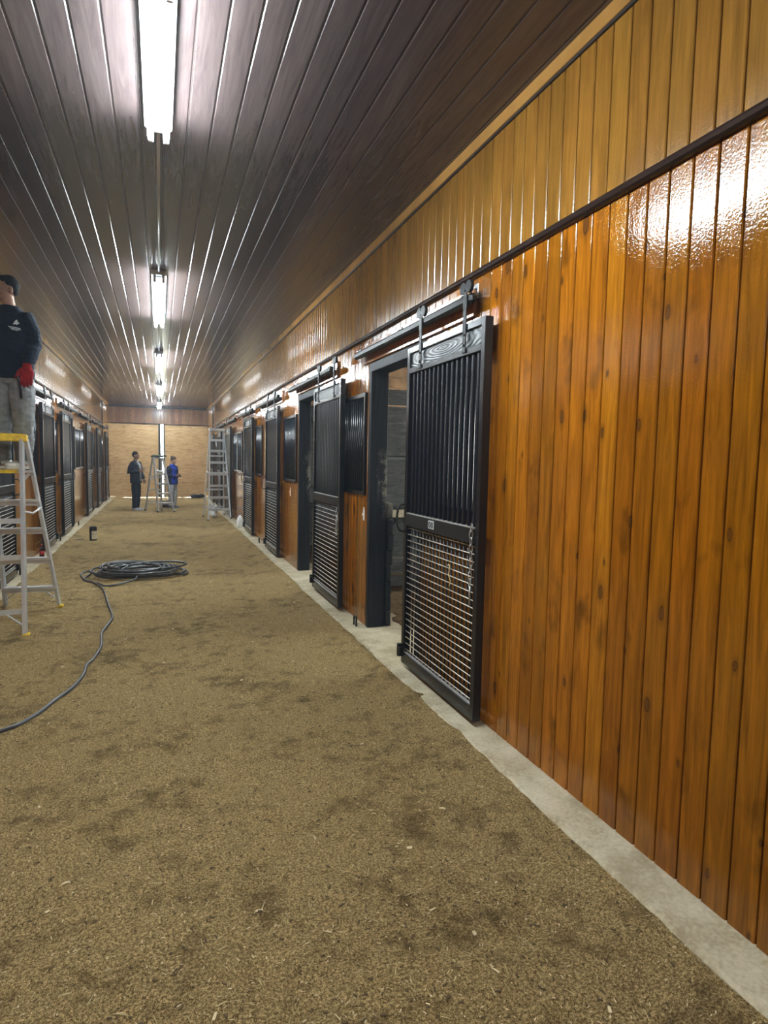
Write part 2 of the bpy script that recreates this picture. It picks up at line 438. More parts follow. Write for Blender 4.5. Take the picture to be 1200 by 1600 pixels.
# door layout: (centre y, width, opening behind?)   windows: (y0, y1)
W = 1.15
RD = [3.68, 6.60, 10.15, 12.97, 17.0, 19.6, 22.35]
LD = [8.28, 11.50, 13.60, 17.82, 20.62, 23.55]
ZW0, ZW1, ZH = 1.28, 2.23, 2.43
R_open = [(4.20, 5.36), (7.20, 8.43), (13.56, 14.42)]
L_open = [(14.20, 15.30)]
R_win = [(3.24, 4.10), (5.46, 6.25), (6.29, 7.08), (8.54, 9.44), (11.62, 12.40), (14.55, 15.46), (15.50, 16.40), (18.36, 18.98), (20.40, 21.10), (21.20, 21.74)]
L_win = [(4.25, 5.10), (5.30, 6.15), (10.12, 10.90), (12.20, 12.92), (15.42, 16.42), (16.46, 17.20), (19.42, 20.02), (22.30, 22.94)]  # first two are added out of view, for daylight patches mirrored opposite
ZT = 2.735
def regions(y0, y1, opens, wins):
    ev = sorted([(a, b, 'o') for a, b in opens] + [(a, b, 'w') for a, b in wins])
    out = []; y = y0
    for a, b, k in ev:
        if a > y: out.append((y, a, ZB-.01, ZT))
        if k == 'o': out.append((a, b, ZH, ZT))
        else: out.append((a, b, ZB-.01, ZW0)); out.append((a, b, ZW1, ZT))
        y = b
    out.append((y, y1, ZB-.01, ZT))
    return out
wall_side(1, 'wall_right', regions(YB, YE, R_open, R_win), M['lower'], PITCH_W, OFF_W)
wall_side(-1, 'wall_left', regions(YB, YE, L_open, L_win), M['lower'], PITCH_W, OFF_W)
wall_side(1, 'wall_right.001', [(YB, YE, ZT, ZC)], M['upper'], PITCH_W, OFF_W+.03)
wall_side(-1, 'wall_left.001', [(YB, YE, ZT, ZC)], M['upper'], PITCH_W, OFF_W+.03)

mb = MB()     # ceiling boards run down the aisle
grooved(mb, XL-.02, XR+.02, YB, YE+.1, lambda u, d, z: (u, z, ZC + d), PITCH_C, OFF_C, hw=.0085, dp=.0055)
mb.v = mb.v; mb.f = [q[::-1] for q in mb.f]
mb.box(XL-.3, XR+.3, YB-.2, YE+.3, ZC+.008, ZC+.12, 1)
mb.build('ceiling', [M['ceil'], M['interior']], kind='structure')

for s, X, nm in ((1, XR, 'right'), (-1, XL, 'left')):
    mb = MB()     # half round bead that runs the whole wall
    prof = [(0, 2.712), (.018, 2.714), (.030, 2.722), (.034, 2.734), (.030, 2.746), (.018, 2.754), (0, 2.756)]
    v = []
    for y in (YB, YE-2.9):
        for d, z in prof: v.append((X - s*d, y, z))
    n = len(prof)
    mb.add(v, [(i, i+1, n+i+1, n+i) for i in range(n-1)] + [tuple(range(n)), tuple(range(n, 2*n))[::-1]], 0, False)
    mb.build('trim_1' if s > 0 else 'trim_2', M['bead'], kind='structure')
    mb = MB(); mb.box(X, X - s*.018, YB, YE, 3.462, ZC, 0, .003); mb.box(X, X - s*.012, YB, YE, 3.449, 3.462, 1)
    mb.build('trim_3' if s > 0 else 'trim_4', [M['crown'], M['groove']], kind='structure')
    mb = MB(); mb.box(X - s*.0, X - s*.03, 22.86, 22.93, ZB, ZC - .07, 0, .004)
    mb.build('trim_5' if s > 0 else 'trim_6', M['bead'], kind='structure')

# end wall: board header, two plywood sliding doors with a lit gap between their steel edges
mb = MB(); grooved(mb, XL, XR, 2.885, ZC, lambda u, d, z: (u, YE + d, z), PITCH_C, OFF_C); mb.box(XL-.2, XR+.2, YE+.0122, YE+.12, 2.885, ZC, 1)
mb.box(XL, XR, YE-.012, YE, ZC-.06, ZC, 1); mb.box(XL, XR, YE-.03, YE+.01, 2.86, 2.885, 1)
mb.build('wall_end', [M['endb'], M['bead']], kind='structure')
GAP0, GAP1 = .055, .155
for nm, a, b in (('door_1', XL-.1, GAP0), ('door_2', GAP1, XR+.1)):
    e = thing(nm, None, None, (0, YE+.05, 0), kind='structure')
    mb = MB(); mb.box(a, b, -.02, .02, .012, 2.88, 0); mb.build('plywood_panel', M['ply'], e)
    mb = MB()
    g = b if nm == 'door_1' else a
    s = -1 if nm == 'door_1' else 1
    mb.box(g, g + s*(.09 if nm == 'door_1' else .05), -.045, .03, .02, 2.88, 0, .004)
    mb.build('edge_channel', plain('green_black_steel', (.012, .02, .016), .3), e)
# far / back enclosures and stall shells
mb = MB(); mb.box(XL-.3, XR+.3, YB-.15, YB, -.1, ZC)
mb.build('wall_back', M['ply'], kind='structure')
for s, nm in ((1, 'wall_stall_right'), (-1, 'wall_stall_left')):
    mb = MB(); x0 = (XR if s > 0 else XL) + s*TH; x1 = s*5.6
    y = YB-.1
    for wa, wb in (((3.7, 5.7), (7.6, 9.1), (13.6, 14.8)) if s > 0 else ((4.3, 6.2), (14.0, 15.4))):  # unseen window openings, added to let daylight into the stalls
        mb.box(x1, x1 + s*.1, y, wa, -.1, 2.95); mb.box(x1, x1 + s*.1, wa, wb, -.1, 1.25); mb.box(x1, x1 + s*.1, wa, wb, 2.25, 2.95); y = wb
    mb.box(x1, x1 + s*.1, y, YE+.1, -.1, 2.95)
    mb.box(x0, x1, YB-.2, YB-.1, -.1, 2.95); mb.box(x0, x1, YE, YE+.1, -.1, 2.95)
    mb.build(nm, M['plank'], kind='structure')
    mb = MB(); mb.box(x0, x1, YB-.1, YE+.1, 2.85, 2.95)
    mb.build('ceiling.001' if s > 0 else 'ceiling.002', M['rawwood'], kind='structure')

# plank partitions between the stalls (planks with gaps)
def partition(y, s, name):
    mb = MB(); rnd = random.Random(int(y*10)); z = .02; x0 = (XR if s > 0 else XL) + s*(TH+.005); x1 = s*5.58
    while z < 2.42:
        h = rnd.choice((.17, .185, .185, .2)); yy = y + rnd.uniform(-.008, .008)
        mb.box(x0, x1, yy-.02, yy+.02, z, z+h, 0, .004); z += h + rnd.choice((.010, .014, .02, .045))
    while z < 2.84:
        mb.box(x0, x1, y-.02, y+.02, z, z+.12, 1, .003); z += .128
    mb.build(name, [M['plank'], M['rawwood']], kind='structure')
for i, y in enumerate((2.8, 7.12, 9.6, 13.2, 16.5)): partition(y, 1, 'wall_partition' if i == 0 else 'wall_partition.%03d' % i)
for i, y in enumerate((9.4, 13.0, 16.4)): partition(y, -1, 'wall_partition.%03d' % (i+5))

# curbs
for s, nm in ((1, 'trim_7'), (-1, 'trim_8')):
    X = XR if s > 0 else XL
    mb = MB(); rnd = random.Random(3 + s); ys = []; y = YB
    while y < YE: ys.append(y); y += .12
    ys.append(YE)
    v = []; f = []
    for y in ys:
        j = noise.noise(Vector((y*1.3, s*5, 0)))*.012 + noise.noise(Vector((y*7, s*9, 1)))*.006
        xa = X - s*(.20 + j)
        for x, z in ((xa, -.06), (xa, ZB-.014), (xa + s*.012, ZB-.002), (X - s*.05, ZB), (X + s*.42, ZB), (X + s*.42, -.06)):
            v.append((x, y, z))
    n = 6
    for i in range(len(ys)-1):
        for j in range(n-1):
            q = (i*n+j, i*n+j+1, (i+1)*n+j+1, (i+1)*n+j); f.append(q if s > 0 else q[::-1])
    mb.add(v, f); mb.build(nm, M['conc'], kind='structure')

# ------------------------------------------------------------------ floor
def floor_h(x, y):
    h = noise.noise(Vector((x*.9, y*.7, 0)))*.016 + noise.noise(Vector((x*3.1, y*2.6, 4)))*.017 + noise.noise(Vector((x*9, y*8, 9)))*.010
    if y < 9: h += noise.noise(Vector((x*24, y*22, 2)))*.0035
    X = XR if x > 0 else -XL
    e = max(0.0, (abs(x) - (X - .52))/.36); e = min(e, 1.0)
    h = h*(1-.25*e) + .040*e*e*(3-2*e)
    k = abs(x) - (X - .165)
    if k > 0: h -= k*.9
    return h
mb = MB(); xs = [-1.80 + .03*i for i in range(121)]; ys = []; y = -1.5
while y < 25.9:
    ys.append(y); y += .03 if y < 5 else (.05 if y < 10 else .11)
v = [(x, y, floor_h(x, y)) for y in ys for x in xs]; n = len(xs)
f = [(j*n+i, j*n+i+1, (j+1)*n+i+1, (j+1)*n+i) for j in range(len(ys)-1) for i in range(n-1)]
mb.add(v, f, 0, True)
mb.add([(-1.9, YB, -.02), (1.9, YB, -.02), (1.9, -1.45, -.02), (-1.9, -1.45, -.02)], [(0,1,2,3)])
mb.build('floor', M['dirt'], kind='structure')
mb = MB(); mb.add([(-30, 25.9, -.03), (30, 25.9, -.03), (30, 60, -.03), (-30, 60, -.03)], [(0,1,2,3)])
mb.build('ground', plain('pale_gravel_yard', (.5, .5, .42), .9), kind='structure')
for s, nm in ((1, 'floor.001'), (-1, 'floor.002')):
    mb = MB(); rows = []
    xs = [s*(1.98 + .09*i) for i in range(41)]; ys = [-6 + .12*i for i in range(266)]
    def bh(x, y):
        h = .03 + .05*noise.noise(Vector((x*1.2, y*1.2, 5))) + .02*noise.noise(Vector((x*5, y*5, 1)))
        for py in (7.12, 9.6, 13.2):
            if s > 0 and 0 < py - y < 1.4: h += .20*(1-(py-y)/1.4)**2 * min(1, (abs(x)-1.98)/.25)
        return max(h, -.02) * min(1, (abs(x)-1.98)/.15)
    v = [(x, y, bh(x, y)) for y in ys for x in xs]; n = len(xs)
    f = [(j*n+i, j*n+i+1, (j+1)*n+i+1, (j+1)*n+i) for j in range(len(ys)-1) for i in range(n-1)]
    mb.add(v, f if s > 0 else [q[::-1] for q in f], 0, True); mb.build(nm, M['bedding'], kind='structure')

# ------------------------------------------------------------------ ceiling lights
def make_light(y0, label):
    t = thing('ceiling_light', label, 'light', (0.012, y0, ZC), 0, 'strip lights down the middle of the ceiling')
    L = 2.40
    mb = MB(); mb.box(-.075, .075, 0, L, -.062, 0, 0, .008); mb.box(-.03, .03, .02, L-.02, -.085, -.062, 0, .006)
    mb.build('housing', M['paintwhite'], t)
    for i in range(3):
        yy = (.012, L/2, L-.012)[i]
        for x in (-.042, .042):
            m2 = MB(); m2.box(x-.016, x+.016, yy-.012, yy+.012, -.135, -.06, 0, .004); m2.build('lamp_holder', M['paintwhite'], t)
    for x in (-.042, .042):
        for a, b in ((.026, L/2-.014), (L/2+.014, L-.026)):
            m2 = MB(); m2.tube([(x, a, -.115), (x, b, -.115)], .0165, 12); m2.build('tube', M['tube'], t)
    return t
LY = [1.55, 6.98, 12.15, 17.4, 22.65]
LL = ['lit strip light nearest the camera, above the bare board wall', 'lit strip light second along the ceiling, beyond the nearest one',
      'lit strip light third along the ceiling, halfway down the aisle', 'lit strip light fourth along the ceiling, next to last before the end wall',
      'small distant lit strip light right before the plywood end wall']
l0 = make_light(LY[0], LL[0])
for y, lb in zip(LY[1:], LL[1:]): dup(l0, (.012, y, ZC), 0, lb)
l9 = dup(l0, (.012, -3.75, ZC), 0, 'lit strip light behind the camera, out of the frame')  # extra fixture out of view, added to light the near floor
for a, b, lb in ((3.96, 6.97, 'from the nearest strip light to the second'), (9.39, 12.14, 'from the second strip light to the third'), (14.56, 17.39, 'from the third strip light to the fourth'), (19.81, 22.64, 'from the fourth strip light to the farthest')):
    mb = MB(); mb.tube([(.012, a, ZC-.018), (.012, b, ZC-.018)], .011, 10)
    tag(mb.build('conduit', M['steel']), 'thin metal conduit on the ceiling ' + lb, 'conduit', 'conduits between the strip lights', 'thing')

# ------------------------------------------------------------------ stall doors
DH = 2.335; DZ = .085
def make_door(label, group, hs):
    """front faces local -y; hs = side of the pull handle"""
    t = thing('stall_door', label, 'stall door', (0,0,0), 0, group)
    h = W/2; st = .046
    mb = MB()
    for s in (-1, 1): mb.box(s*h, s*(h-st), -.026, .026, 0, DH, 0, .003)
    mb.box(-h+st, h-st, -.026, .026, DH-.042, DH, 0, .003)
    mb.box(-h+st, h-st, -.026, .026, 2.150, 2.190, 0, .003)
    mb.box(-h+st, h-st, -.024, .024, 0, .085, 0, .003)
    mb.build('frame', M['black'], t)
    mb = MB(); mb.box(-h+st, h-st, -.012, .012, 2.190, DH-.042); mb.build('top_panel', M['grain'], t)
    mb = MB(); mb.box(-h+st, h-st, -.028, .022, 1.045, 1.135, 0, .002); mb.box(-h+st, h-st, -.024, .02, 1.135, 1.141, 1)
    mb.build('middle_rail', [M['blackmatte'], M['dusty']], t)
    mb = MB(); n = 15
    for i in range(n):
        x = -h+st + (W-2*st)*(i+.75)/(n+.5)
        mb.box(x-.0125, x+.0125, -.0125, .0125, 1.141, 2.150, 0, .004)
    mb.build('bar_grille', M['bars'], t)
    mb = MB(); a, b = -h+st, h-st
    k = 21
    for i in range(k):
        z = .085 + (1.045-.085)*(i+.6)/k; mb.tube([(a, -.008, z), (b, -.008, z)], .0036, 6, 0)
    for i in range(19):
        x = a + (b-a)*(i+.6)/19; mb.tube([(x, .006, .085), (x, .006, 1.045)], .0068, 6, 1)
    mb.box(a, b, -.018, .02, .085, .089, 2)
    mb.build('wire_mesh', [M['rod'], M['darkrod'], M['dusty']], t)
    x = hs*(h-.012)
    mb = MB(); mb.tube([(x, -.026, 1.20), (x, -.062, 1.195), (x+hs*.008, -.078, 1.16), (x+hs*.012, -.082, 1.10), (x+hs*.008, -.078, 1.04), (x, -.062, 1.005), (x, -.026, 1.0)], .0085, 8)
    mb.build('handle', M['blackmatte'], t)
    mb = MB(); mb.box(hs*h, hs*(h+.03), -.05, -.02, .04, .14, 0, .004); mb.box(hs*h, hs*(h-.03), -.05, -.026, .06, .12, 0, .003)
    mb.build('bottom_guide', M['blackmatte'], t)
    for s in (-1, 1):
        mb = MB(); x = s*.33
        mb.box(x-.019, x+.019, -.034, -.026, 2.165, 2.52, 0, .002); mb.box(x-.023, x+.023, -.036, -.026, 2.42, 2.50, 0, .003)
        for z in (2.21, 2.27): mb.tube([(x, -.034, z), (x, -.040, z)], .008, 6)
        hg = mb.build('hanger', M['blackmatte'], t)
        for q in (-1, 1):
            m2 = MB(); m2.tube([(x+q*.035, -.034, 2.545), (x+q*.035, -.012, 2.545)], .036, 14); m2.build('wheel', M['blackmatte'], hg)
    return t

rx, lx = XR - .075, XL + .075
RL = ['black barred stall door slid open beside the bare boards, grey sticker on its rail',
      'black barred stall door between the two open stall doorways',
      'black barred stall door just beyond the second open doorway',
      'black barred stall door beside the white jug on the curb',
      'black barred stall door behind the tall aluminium ladder',
      'black barred stall door second behind the tall ladder, seen between its rungs',
      'black barred stall door last before the end wall, beyond the tall ladder']
LLb = ['black barred stall door behind the near yellow-topped ladder and the man',
       'black barred stall door next beyond the near ladder, beside the dark bottle',
       'black barred stall door beside the paint can, third on the near ladder side',
       'black barred stall door past the double barred window, fourth on the near ladder side',
       'black barred stall door fifth on the near ladder side, next to last',
       'black barred stall door last on the near ladder side, against the plywood end']
G1, G2 = 'sliding stall doors on the wall with the bare boards', 'sliding stall doors on the wall by the near ladder'
dr = make_door(RL[0], G1, -1); dr.location = (rx, RD[0], DZ); dr.rotation_euler = (0,0,-pi/2)
for y, lb in zip(RD[1:], RL[1:]): dup(dr, (rx, y, DZ), -pi/2, lb)
dl = make_door(LLb[0], G2, 1); dl.location = (lx, LD[0], DZ); dl.rotation_euler = (0,0,pi/2)
for y, lb in zip(LD[1:], LLb[1:]): dup(dl, (lx, y, DZ), pi/2, lb)
# the number sticker on the nearest door
mb = MB(); mb.box(-.124, -.034, -.0295, -.028, 1.068, 1.124); st = mb.build('number_sticker', plain('grey_sticker', (.42, .45, .46), .5), dr)
st['label'] = 'grey sticker with 00'
mb = MB()
for cx in (-.098, -.060):
    ring = [(cx + .011*cos(a), -.0302, 1.097 + .018*sin(a)) for a in [2*pi*i/16 for i in range(16)]]
    mb.tube(ring, .0032, 5, closed=True)
mb.build('digits', plain('sticker_ink', (.03, .03, .035), .6), st)

# tracks
def make_track(label, group, L):
    t = thing('door_track', label, 'door track', (0,0,0), 0, group)
    mb = MB(); mb.box(-L/2, L/2, -.026, .026, -.030, .030, 0, .016); mb.build('rail', M['blackmatte'], t)
    mb = MB(); mb.box(-L/2-.012, -L/2, -.02, .02, -.02, .02, 0, .004); mb.build('end_cap', M['blackmatte'], t)
    for x in (-L/2+.12, 0, L/2-.1):
        mb = MB(); mb.box(x-.022, x+.022, -.03, .074, .024, .031, 0, .001); mb.box(x-.022, x+.022, .066, .074, .024, .11, 0, .002)
        mb.tube([(x, .066, .085), (x, .05, .085)], .010, 8); mb.tube([(x, .0, .031), (x, .0, .05)], .010, 8)
        mb.build('bracket', M['steel'], t)
    return t
ZR = 2.565
RT = ['over the nearest open doorway', 'over the second open doorway', 'over the third door along the bare-board wall', 'over the door beside the white jug',
      'over the door behind the tall ladder', 'over the second door behind the tall ladder', 'over the last door beyond the tall ladder']
LT = ['above the door behind the near ladder', 'above the door next to the dark bottle', 'above the door by the paint can', 'above the fourth door on the near ladder side',
      'above the fifth door on the near ladder side', 'above the last door on the near ladder side']
tr = make_track('black round-edged steel door track ' + RT[0], 'door tracks on the bare-board wall', 2.3)
tr.location = (rx, 4.45, ZR); tr.rotation_euler = (0,0,-pi/2)
TY = [7.60, 10.75, 13.6, 16.6, 19.2, 21.9]
for y, lb in zip(TY, RT[1:]): dup(tr, (rx, y, ZR), -pi/2, 'black steel door track ' + lb)
tl = make_track('black steel door track ' + LT[0], 'door tracks on the near ladder wall', 2.3)
tl.location = (lx, 8.0, ZR); tl.rotation_euler = (0,0,pi/2)
for y, lb in zip([10.95, 14.2, 17.2, 20.1, 23.1], LT[1:]): dup(tl, (lx, y, ZR), pi/2, 'black steel door track ' + lb)
# header boards behind the tracks
hm = boards('glossy_header_board', 'y', 50, -20, (.16, .062, .018), (.30, .125, .034), .12, knots=False, stain=.2)
n = 0
for s, X, rngs in ((1, XR, [(3.40, 5.55), (6.45, 8.55), (9.6, 11.7), (12.45, 14.6), (15.5, 17.6), (18.1, 20.2), (20.8, 22.8)]), (-1, XL, [(7.0, 9.1), (10.0, 12.0), (13.0, 15.2), (16.2, 18.3), (19.1, 21.2), (22.1, 24.2)])):
    for a, b in rngs:
        mb = MB(); mb.box(X + s*.002, X - s*.0, a, b, 2.49, 2.66); mb.box(X, X - s*.022, a, b, 2.485, 2.655, 0, .003)
        mb.build('trim_%d' % (9+n), hm, kind='structure'); n += 1

# ------------------------------------------------------------------ barred windows in the stall fronts
def win_meshes(w_):
    fr = MB(); h = ZW1 - ZW0
    for s in (-1, 1): fr.box(s*w_/2, s*(w_/2-.035), -.028, .03, 0, h, 0, .003)
    fr.box(-w_/2+.035, w_/2-.035, -.028, .03, 0, .04, 0, .003); fr.box(-w_/2+.035, w_/2-.035, -.028, .03, h-.04, h, 0, .003)
    br = MB(); n = max(6, round((w_-.07)/.068))
    for i in range(n):
        x = -w_/2+.035 + (w_-.07)*(i+.5)/n
        br.tube([(x, -.004, .04), (x, -.004, h-.04)], .014, 10)
    return fr, br
WR = ['behind the nearest open door', 'between the nearest doorway and the second door', 'behind the second stall door', 'beside the third stall door',
      'between the third door and the white jug', 'near half of the double window past the white jug', 'far half of the double window past the white jug',
      'behind the tall ladder', 'further behind the tall ladder', 'far behind the tall ladder, next to the last door']
WL = ['on the ladder side, out of the frame nearest the camera', 'on the ladder side, out of the frame beside the near door', 'between the near ladder and the second door', 'between the second door and the third door', 'near half of the double window past the paint can', 'far half of the double window past the paint can',
      'between the fourth and fifth doors on the ladder side', 'between the last two doors on the ladder side']
for s, X, wins, lbs, gp in ((1, XR, R_win, WR, 'barred windows on the bare-board wall'), (-1, XL, L_win, WL, 'barred windows on the near ladder wall')):
    for (a, b), lb in zip(wins, lbs):
        t = thing('window_grille', 'black barred stall window ' + lb, 'barred window', (X, (a+b)/2, ZW0), -s*pi/2, gp)
        fr, br = win_meshes(b-a); fr.build('frame', M['black'], t); br.build('bar_grille', M['bars'], t)

# door jambs, door heads, stall lining
for i, (s, X, a, b) in enumerate([(1, XR, *o) for o in R_open] + [(-1, XL, *o) for o in L_open]):
    mb = MB()
    mb.box(X - s*.004, X + s*.16, b-.012, b+.06, ZB, ZH, 0, .004); mb.box(X - s*.004, X + s*.16, a-.06, a+.012, ZB, ZH, 0, .004)
    mb.box(X - s*.006, X + s*.16, a-.06, b+.06, ZH-.03, ZH+.05, 0, .004)
    mb.build('trim_%d' % (9+n+i), M['jamb'], kind='structure')
mb = MB(); rnd = random.Random(5); z = .06
for h in (.14, .15, .14, .15, .14, .15, .14, .15):
    mb.box(1.972, 2.012 + rnd.uniform(0, .02), 5.33 + rnd.uniform(-.05, .0), 7.0, z, z+h-.004, 0, .005); z += h
mb.build('baseboard_stall', M['jamb'], kind='structure')
t = thing('feed_shelf', 'black braced corner shelf with a pale worn edge inside the nearest open stall', 'shelf', (2.55, 6.72, 1.0))
mb = MB(); mb.box(-.45, .75, -.28, .35, 0, .045, 0, .004); mb.build('board', M['plank'], t)
mb = MB(); mb.box(-.45, .75, -.305, -.28, -.025, .06, 0, .006); mb.build('worn_edge', plain('chewed_pale_wood', (.50, .43, .31), .8, var=.3, vs=20), t)
mb = MB(); mb.beam((.12, -.2, -.02), (-.32, -.18, -.56), .16, .04, 0, (0,1,0)); mb.build('brace', M['plank'], t)
mb = MB()
for k in range(2): mb.box(-.45, .75, -.26+.02*k, -.22+.02*k, -.62-.2*k, -.50-.2*k, 0, .004)
mb.build('cross_board', M['plank'], t)
# ------------------------------------------------------------------ ladders
def make_ladder(name, label, FL, FR, BL, BR, TFL, TFR, TBL, TBR, treads, braces, cap, origin, top_mat, tread_side='B', spreader=.6, yellow_step=None, rail=.055, group=None):
    """F = plane towards the camera, B = plane away; feet and tops given in world metres"""
    O = Vector(origin); t = thing(name, label, 'ladder', origin, 0, group)
    P = {k: Vector(v) - O for k, v in dict(FL=FL, FR=FR, BL=BL, BR=BR, TFL=TFL, TFR=TFR, TBL=TBL, TBR=TBR).items()}
    def at(k, z):
        a, b = P[k], P['T'+k]; u = (z - (a.z))/(b.z - a.z); return a + (b-a)*u
    side = (P['FR'] - P['FL']).normalized(); dep = (P['BR'] - P['FR']).normalized()
    for k in ('FL', 'FR', 'BL', 'BR'):
        a, b = P[k], P['T'+k]
        mb = MB(); d = (b-a)
        # channel section: web plus two flanges
        sgn = 1 if k[1] == 'R' else -1
        mb.beam(a + Vector((0,0,.02)), b, rail*.11, rail, 0, dep)
        m = MB()
        for e in (-1, 1):
            off = dep*(e*rail*.45)
            mb.beam(a + off + Vector((0,0,.02)) - side*sgn*rail*.22, b + off - side*sgn*rail*.22, rail*.5, rail*.1, 0, dep)
        mb.build('side_rail', M['alu'], t)
        mb = MB(); mb.box(a.x-rail*.5, a.x+rail*.5, a.y-rail*.6, a.y+rail*.6, a.z, a.z+.03, 0, .006); mb.build('foot', M['yellow'] if name == 'step_ladder' and top_mat is M['yellow'] else M['blackmatte'], t)
    q = tread_side; o = 'F' if q == 'B' else 'B'
    for z in treads:
        a, b = at(q+'L', z), at(q+'R', z); mb = MB()
        ys = yellow_step is not None and abs(z - yellow_step) < .01
        mb.beam(a, b, .085 if not ys else .10, .022 if not ys else .03, 0, (0,0,1))
        mb.beam(a + dep*.0 + Vector((0,0,-.025)), b + Vector((0,0,-.025)), .012, .05, 0, (0,0,1))
        if ys:
            mb = MB(); mb.beam(a, a.lerp(b, .62), .10, .034, 0, (0,0,1)); m3 = MB(); m3.beam(a.lerp(b, .62), b, .085, .022, 0, (0,0,1)); m3.beam(a.lerp(b, .70) - Vector((0,0,.10)), a.lerp(b, .92), .02, .03, 0, (0,0,1)); m3.build('step_bracket', M['alu'], t)
        mb.build('step', M['yellow'] if ys else M['alu'], t)
    for z in braces:
        a, b = at(o+'L', z), at(o+'R', z); mb = MB(); mb.beam(a, b, .014, .045, 0, (0,0,1)); mb.build('rung', M['alu'], t)
    z = braces[0]; mb = MB()      # knee braces under the lowest bar, both planes
    for pl, zz_ in ((o, braces[0]), (q, treads[0])):
        for e in ('L', 'R'):
            f = 'R' if e == 'L' else 'L'
            a = at(pl+e, zz_*.35); m_ = at(pl+e, zz_); n_ = at(pl+f, zz_); b = m_ + (n_-m_)*.33
            mb.beam(a, b, .008, .022, 0, dep)
    mb.build('knee_brace', M['alu'], t)
    for e in ('L', 'R'):
        a, b = at('F'+e, spreader), at('B'+e, spreader); mid = (a+b)/2 - Vector((0,0,.035)); mb = MB()
        mb.tube([a, a + (mid-a)*.6, mid, b + (mid-b)*.55, b], .010, 8); mb.build('spreader', M['alu'], t)
    c = sum((P['T'+k] for k in ('FL','FR','BL','BR')), Vector())/4
    hx = (P['TFR']-P['TFL']).length/2 + .018; ang = math.atan2(side.y, side.x)
    mm = Matrix.Translation(c) @ Matrix.Rotation(ang, 4, 'Z'); mb = MB()
    mb.box(-hx, hx, -cap[0]/2, cap[0]/2, cap[1], cap[2], 0, .008, mm)
    mb.box(-hx+.02, hx-.02, -cap[0]/2+.02, cap[0]/2-.02, cap[2], cap[2]+.006, 0, .003, mm)
    mb.build('top_cap', top_mat, t)
    return t
make_ladder('step_ladder', 'aluminium step ladder with a yellow top cap, nearest the camera, man standing on it',
    (-1.66, 6.00, 0), (-1.115, 6.07, 0), (-1.515, 7.20, 0), (-.995, 7.17, 0),
    (-1.485, 6.47, 1.735), (-1.178, 6.50, 1.735), (-1.475, 6.62, 1.735), (-1.165, 6.64, 1.735),
    [.235, .55, .862, 1.15, 1.435], [.215, .68, 1.0], (.20, -.02, .045), (-1.32, 6.6, 0), M['yellow'], 'B', 1.08, 1.435)
make_ladder('step_ladder', 'aluminium step ladder in the aisle between the standing man and woman',
    (-.06, 18.98, 0), (.40, 19.05, 0), (-.42, 19.62, 0), (.05, 19.75, 0),
    (-.165, 19.28, 1.56), (.10, 19.32, 1.56), (-.20, 19.40, 1.56), (.06, 19.44, 1.56),
    [.27, .55, .83, 1.12], [.26, .62, 1.0], (.17, -.02, .025), (0, 19.35, 0), M['alu'], 'F', .95, None, .06)
make_ladder('step_ladder', 'tall aluminium step ladder standing against the stall doors near the end wall',
    (1.15, 16.25, 0), (1.725, 16.27, .05), (1.11, 17.40, 0), (1.665, 17.42, .05),
    (1.24, 16.75, 2.33), (1.60, 16.75, 2.33), (1.24, 16.93, 2.33), (1.60, 16.93, 2.33),
    [.30, .60, .90, 1.2, 1.5, 1.8, 2.08], [.27, .75, 1.2, 1.65], (.24, -.02, .035), (1.43, 16.85, 0), M['alu'], 'F', 1.25, None, .05)

# ------------------------------------------------------------------ people
def fabric(name, col, var=.12, rough=.85):
    t = NT(name); o = t.obj()
    n = t.noise(o, 14, 4, .6); f = t.noise(o, 500, 2)
    c = t.mix(t.maprange(n, .35, .65), tuple(q*(1-var) for q in col), tuple(q*(1+var) for q in col))
    t.bump(t.math('ADD', t.math('MULTIPLY', f, .3), n), .25, .006)
    t.p.inputs['Sheen Weight'].default_value = .04
    return t.set(c, rough, 0, .2)
def skin(name, col):
    t = NT(name); n = t.noise(t.obj(), 40, 3)
    c = t.mix(t.maprange(n, .3, .7), tuple(q*.9 for q in col), col)
    return t.set(c, .5, 0, .4)
def rotm(x, y, z): return Matrix((x, y, z)).transposed()
def add_hand(mb, W, d, n, t, k=1.0, curl=.5, fat=1.0, thumb=1.0):
    W, d, n, t = Vector(W), Vector(d).normalized(), Vector(n), Vector(t)
    n = (n - d*n.dot(d)).normalized(); t = (t - d*t.dot(d) - n*t.dot(n)).normalized()
    R = rotm(t, n, d)
    mb.blob(W + d*.05*k, (.041*k*fat, .0165*k*fat, .056*k), R)
    mb.tube([W - d*.02*k, W + d*.03*k], [.026*k*fat, .028*k*fat], 10, ell=.8)
    for i in range(4):
        L = (.071, .079, .073, .057)[i]*k; p = W + d*.088*k + t*(.033 - .0225*i)*k
        pts = [p - d*.02*k, p]; a = 0.0
        for j, fr in enumerate((.42, .32, .26)):
            a += curl*(.55, .75, .6)[j]; q = (d*cos(a) + n*sin(a)); p = p + q*L*fr; pts.append(p)
        mb.tube(pts, [.0095*k*fat, .0095*k*fat, .009*k*fat, .0082*k*fat, .0066*k*fat], 8)
    b = W + d*.025*k + t*.026*k
    q1 = (t*.75*thumb + d*.66 + n*.25).normalized(); q2 = (t*.35*thumb + d*.9 + n*.4).normalized()
    mb.tube([b, b + q1*.04*k, b + q1*.04*k + q2*.032*k, b + q1*.04*k + q2*.055*k], [.014*k*fat, .0125*k*fat, .0105*k*fat, .008*k*fat], 8)

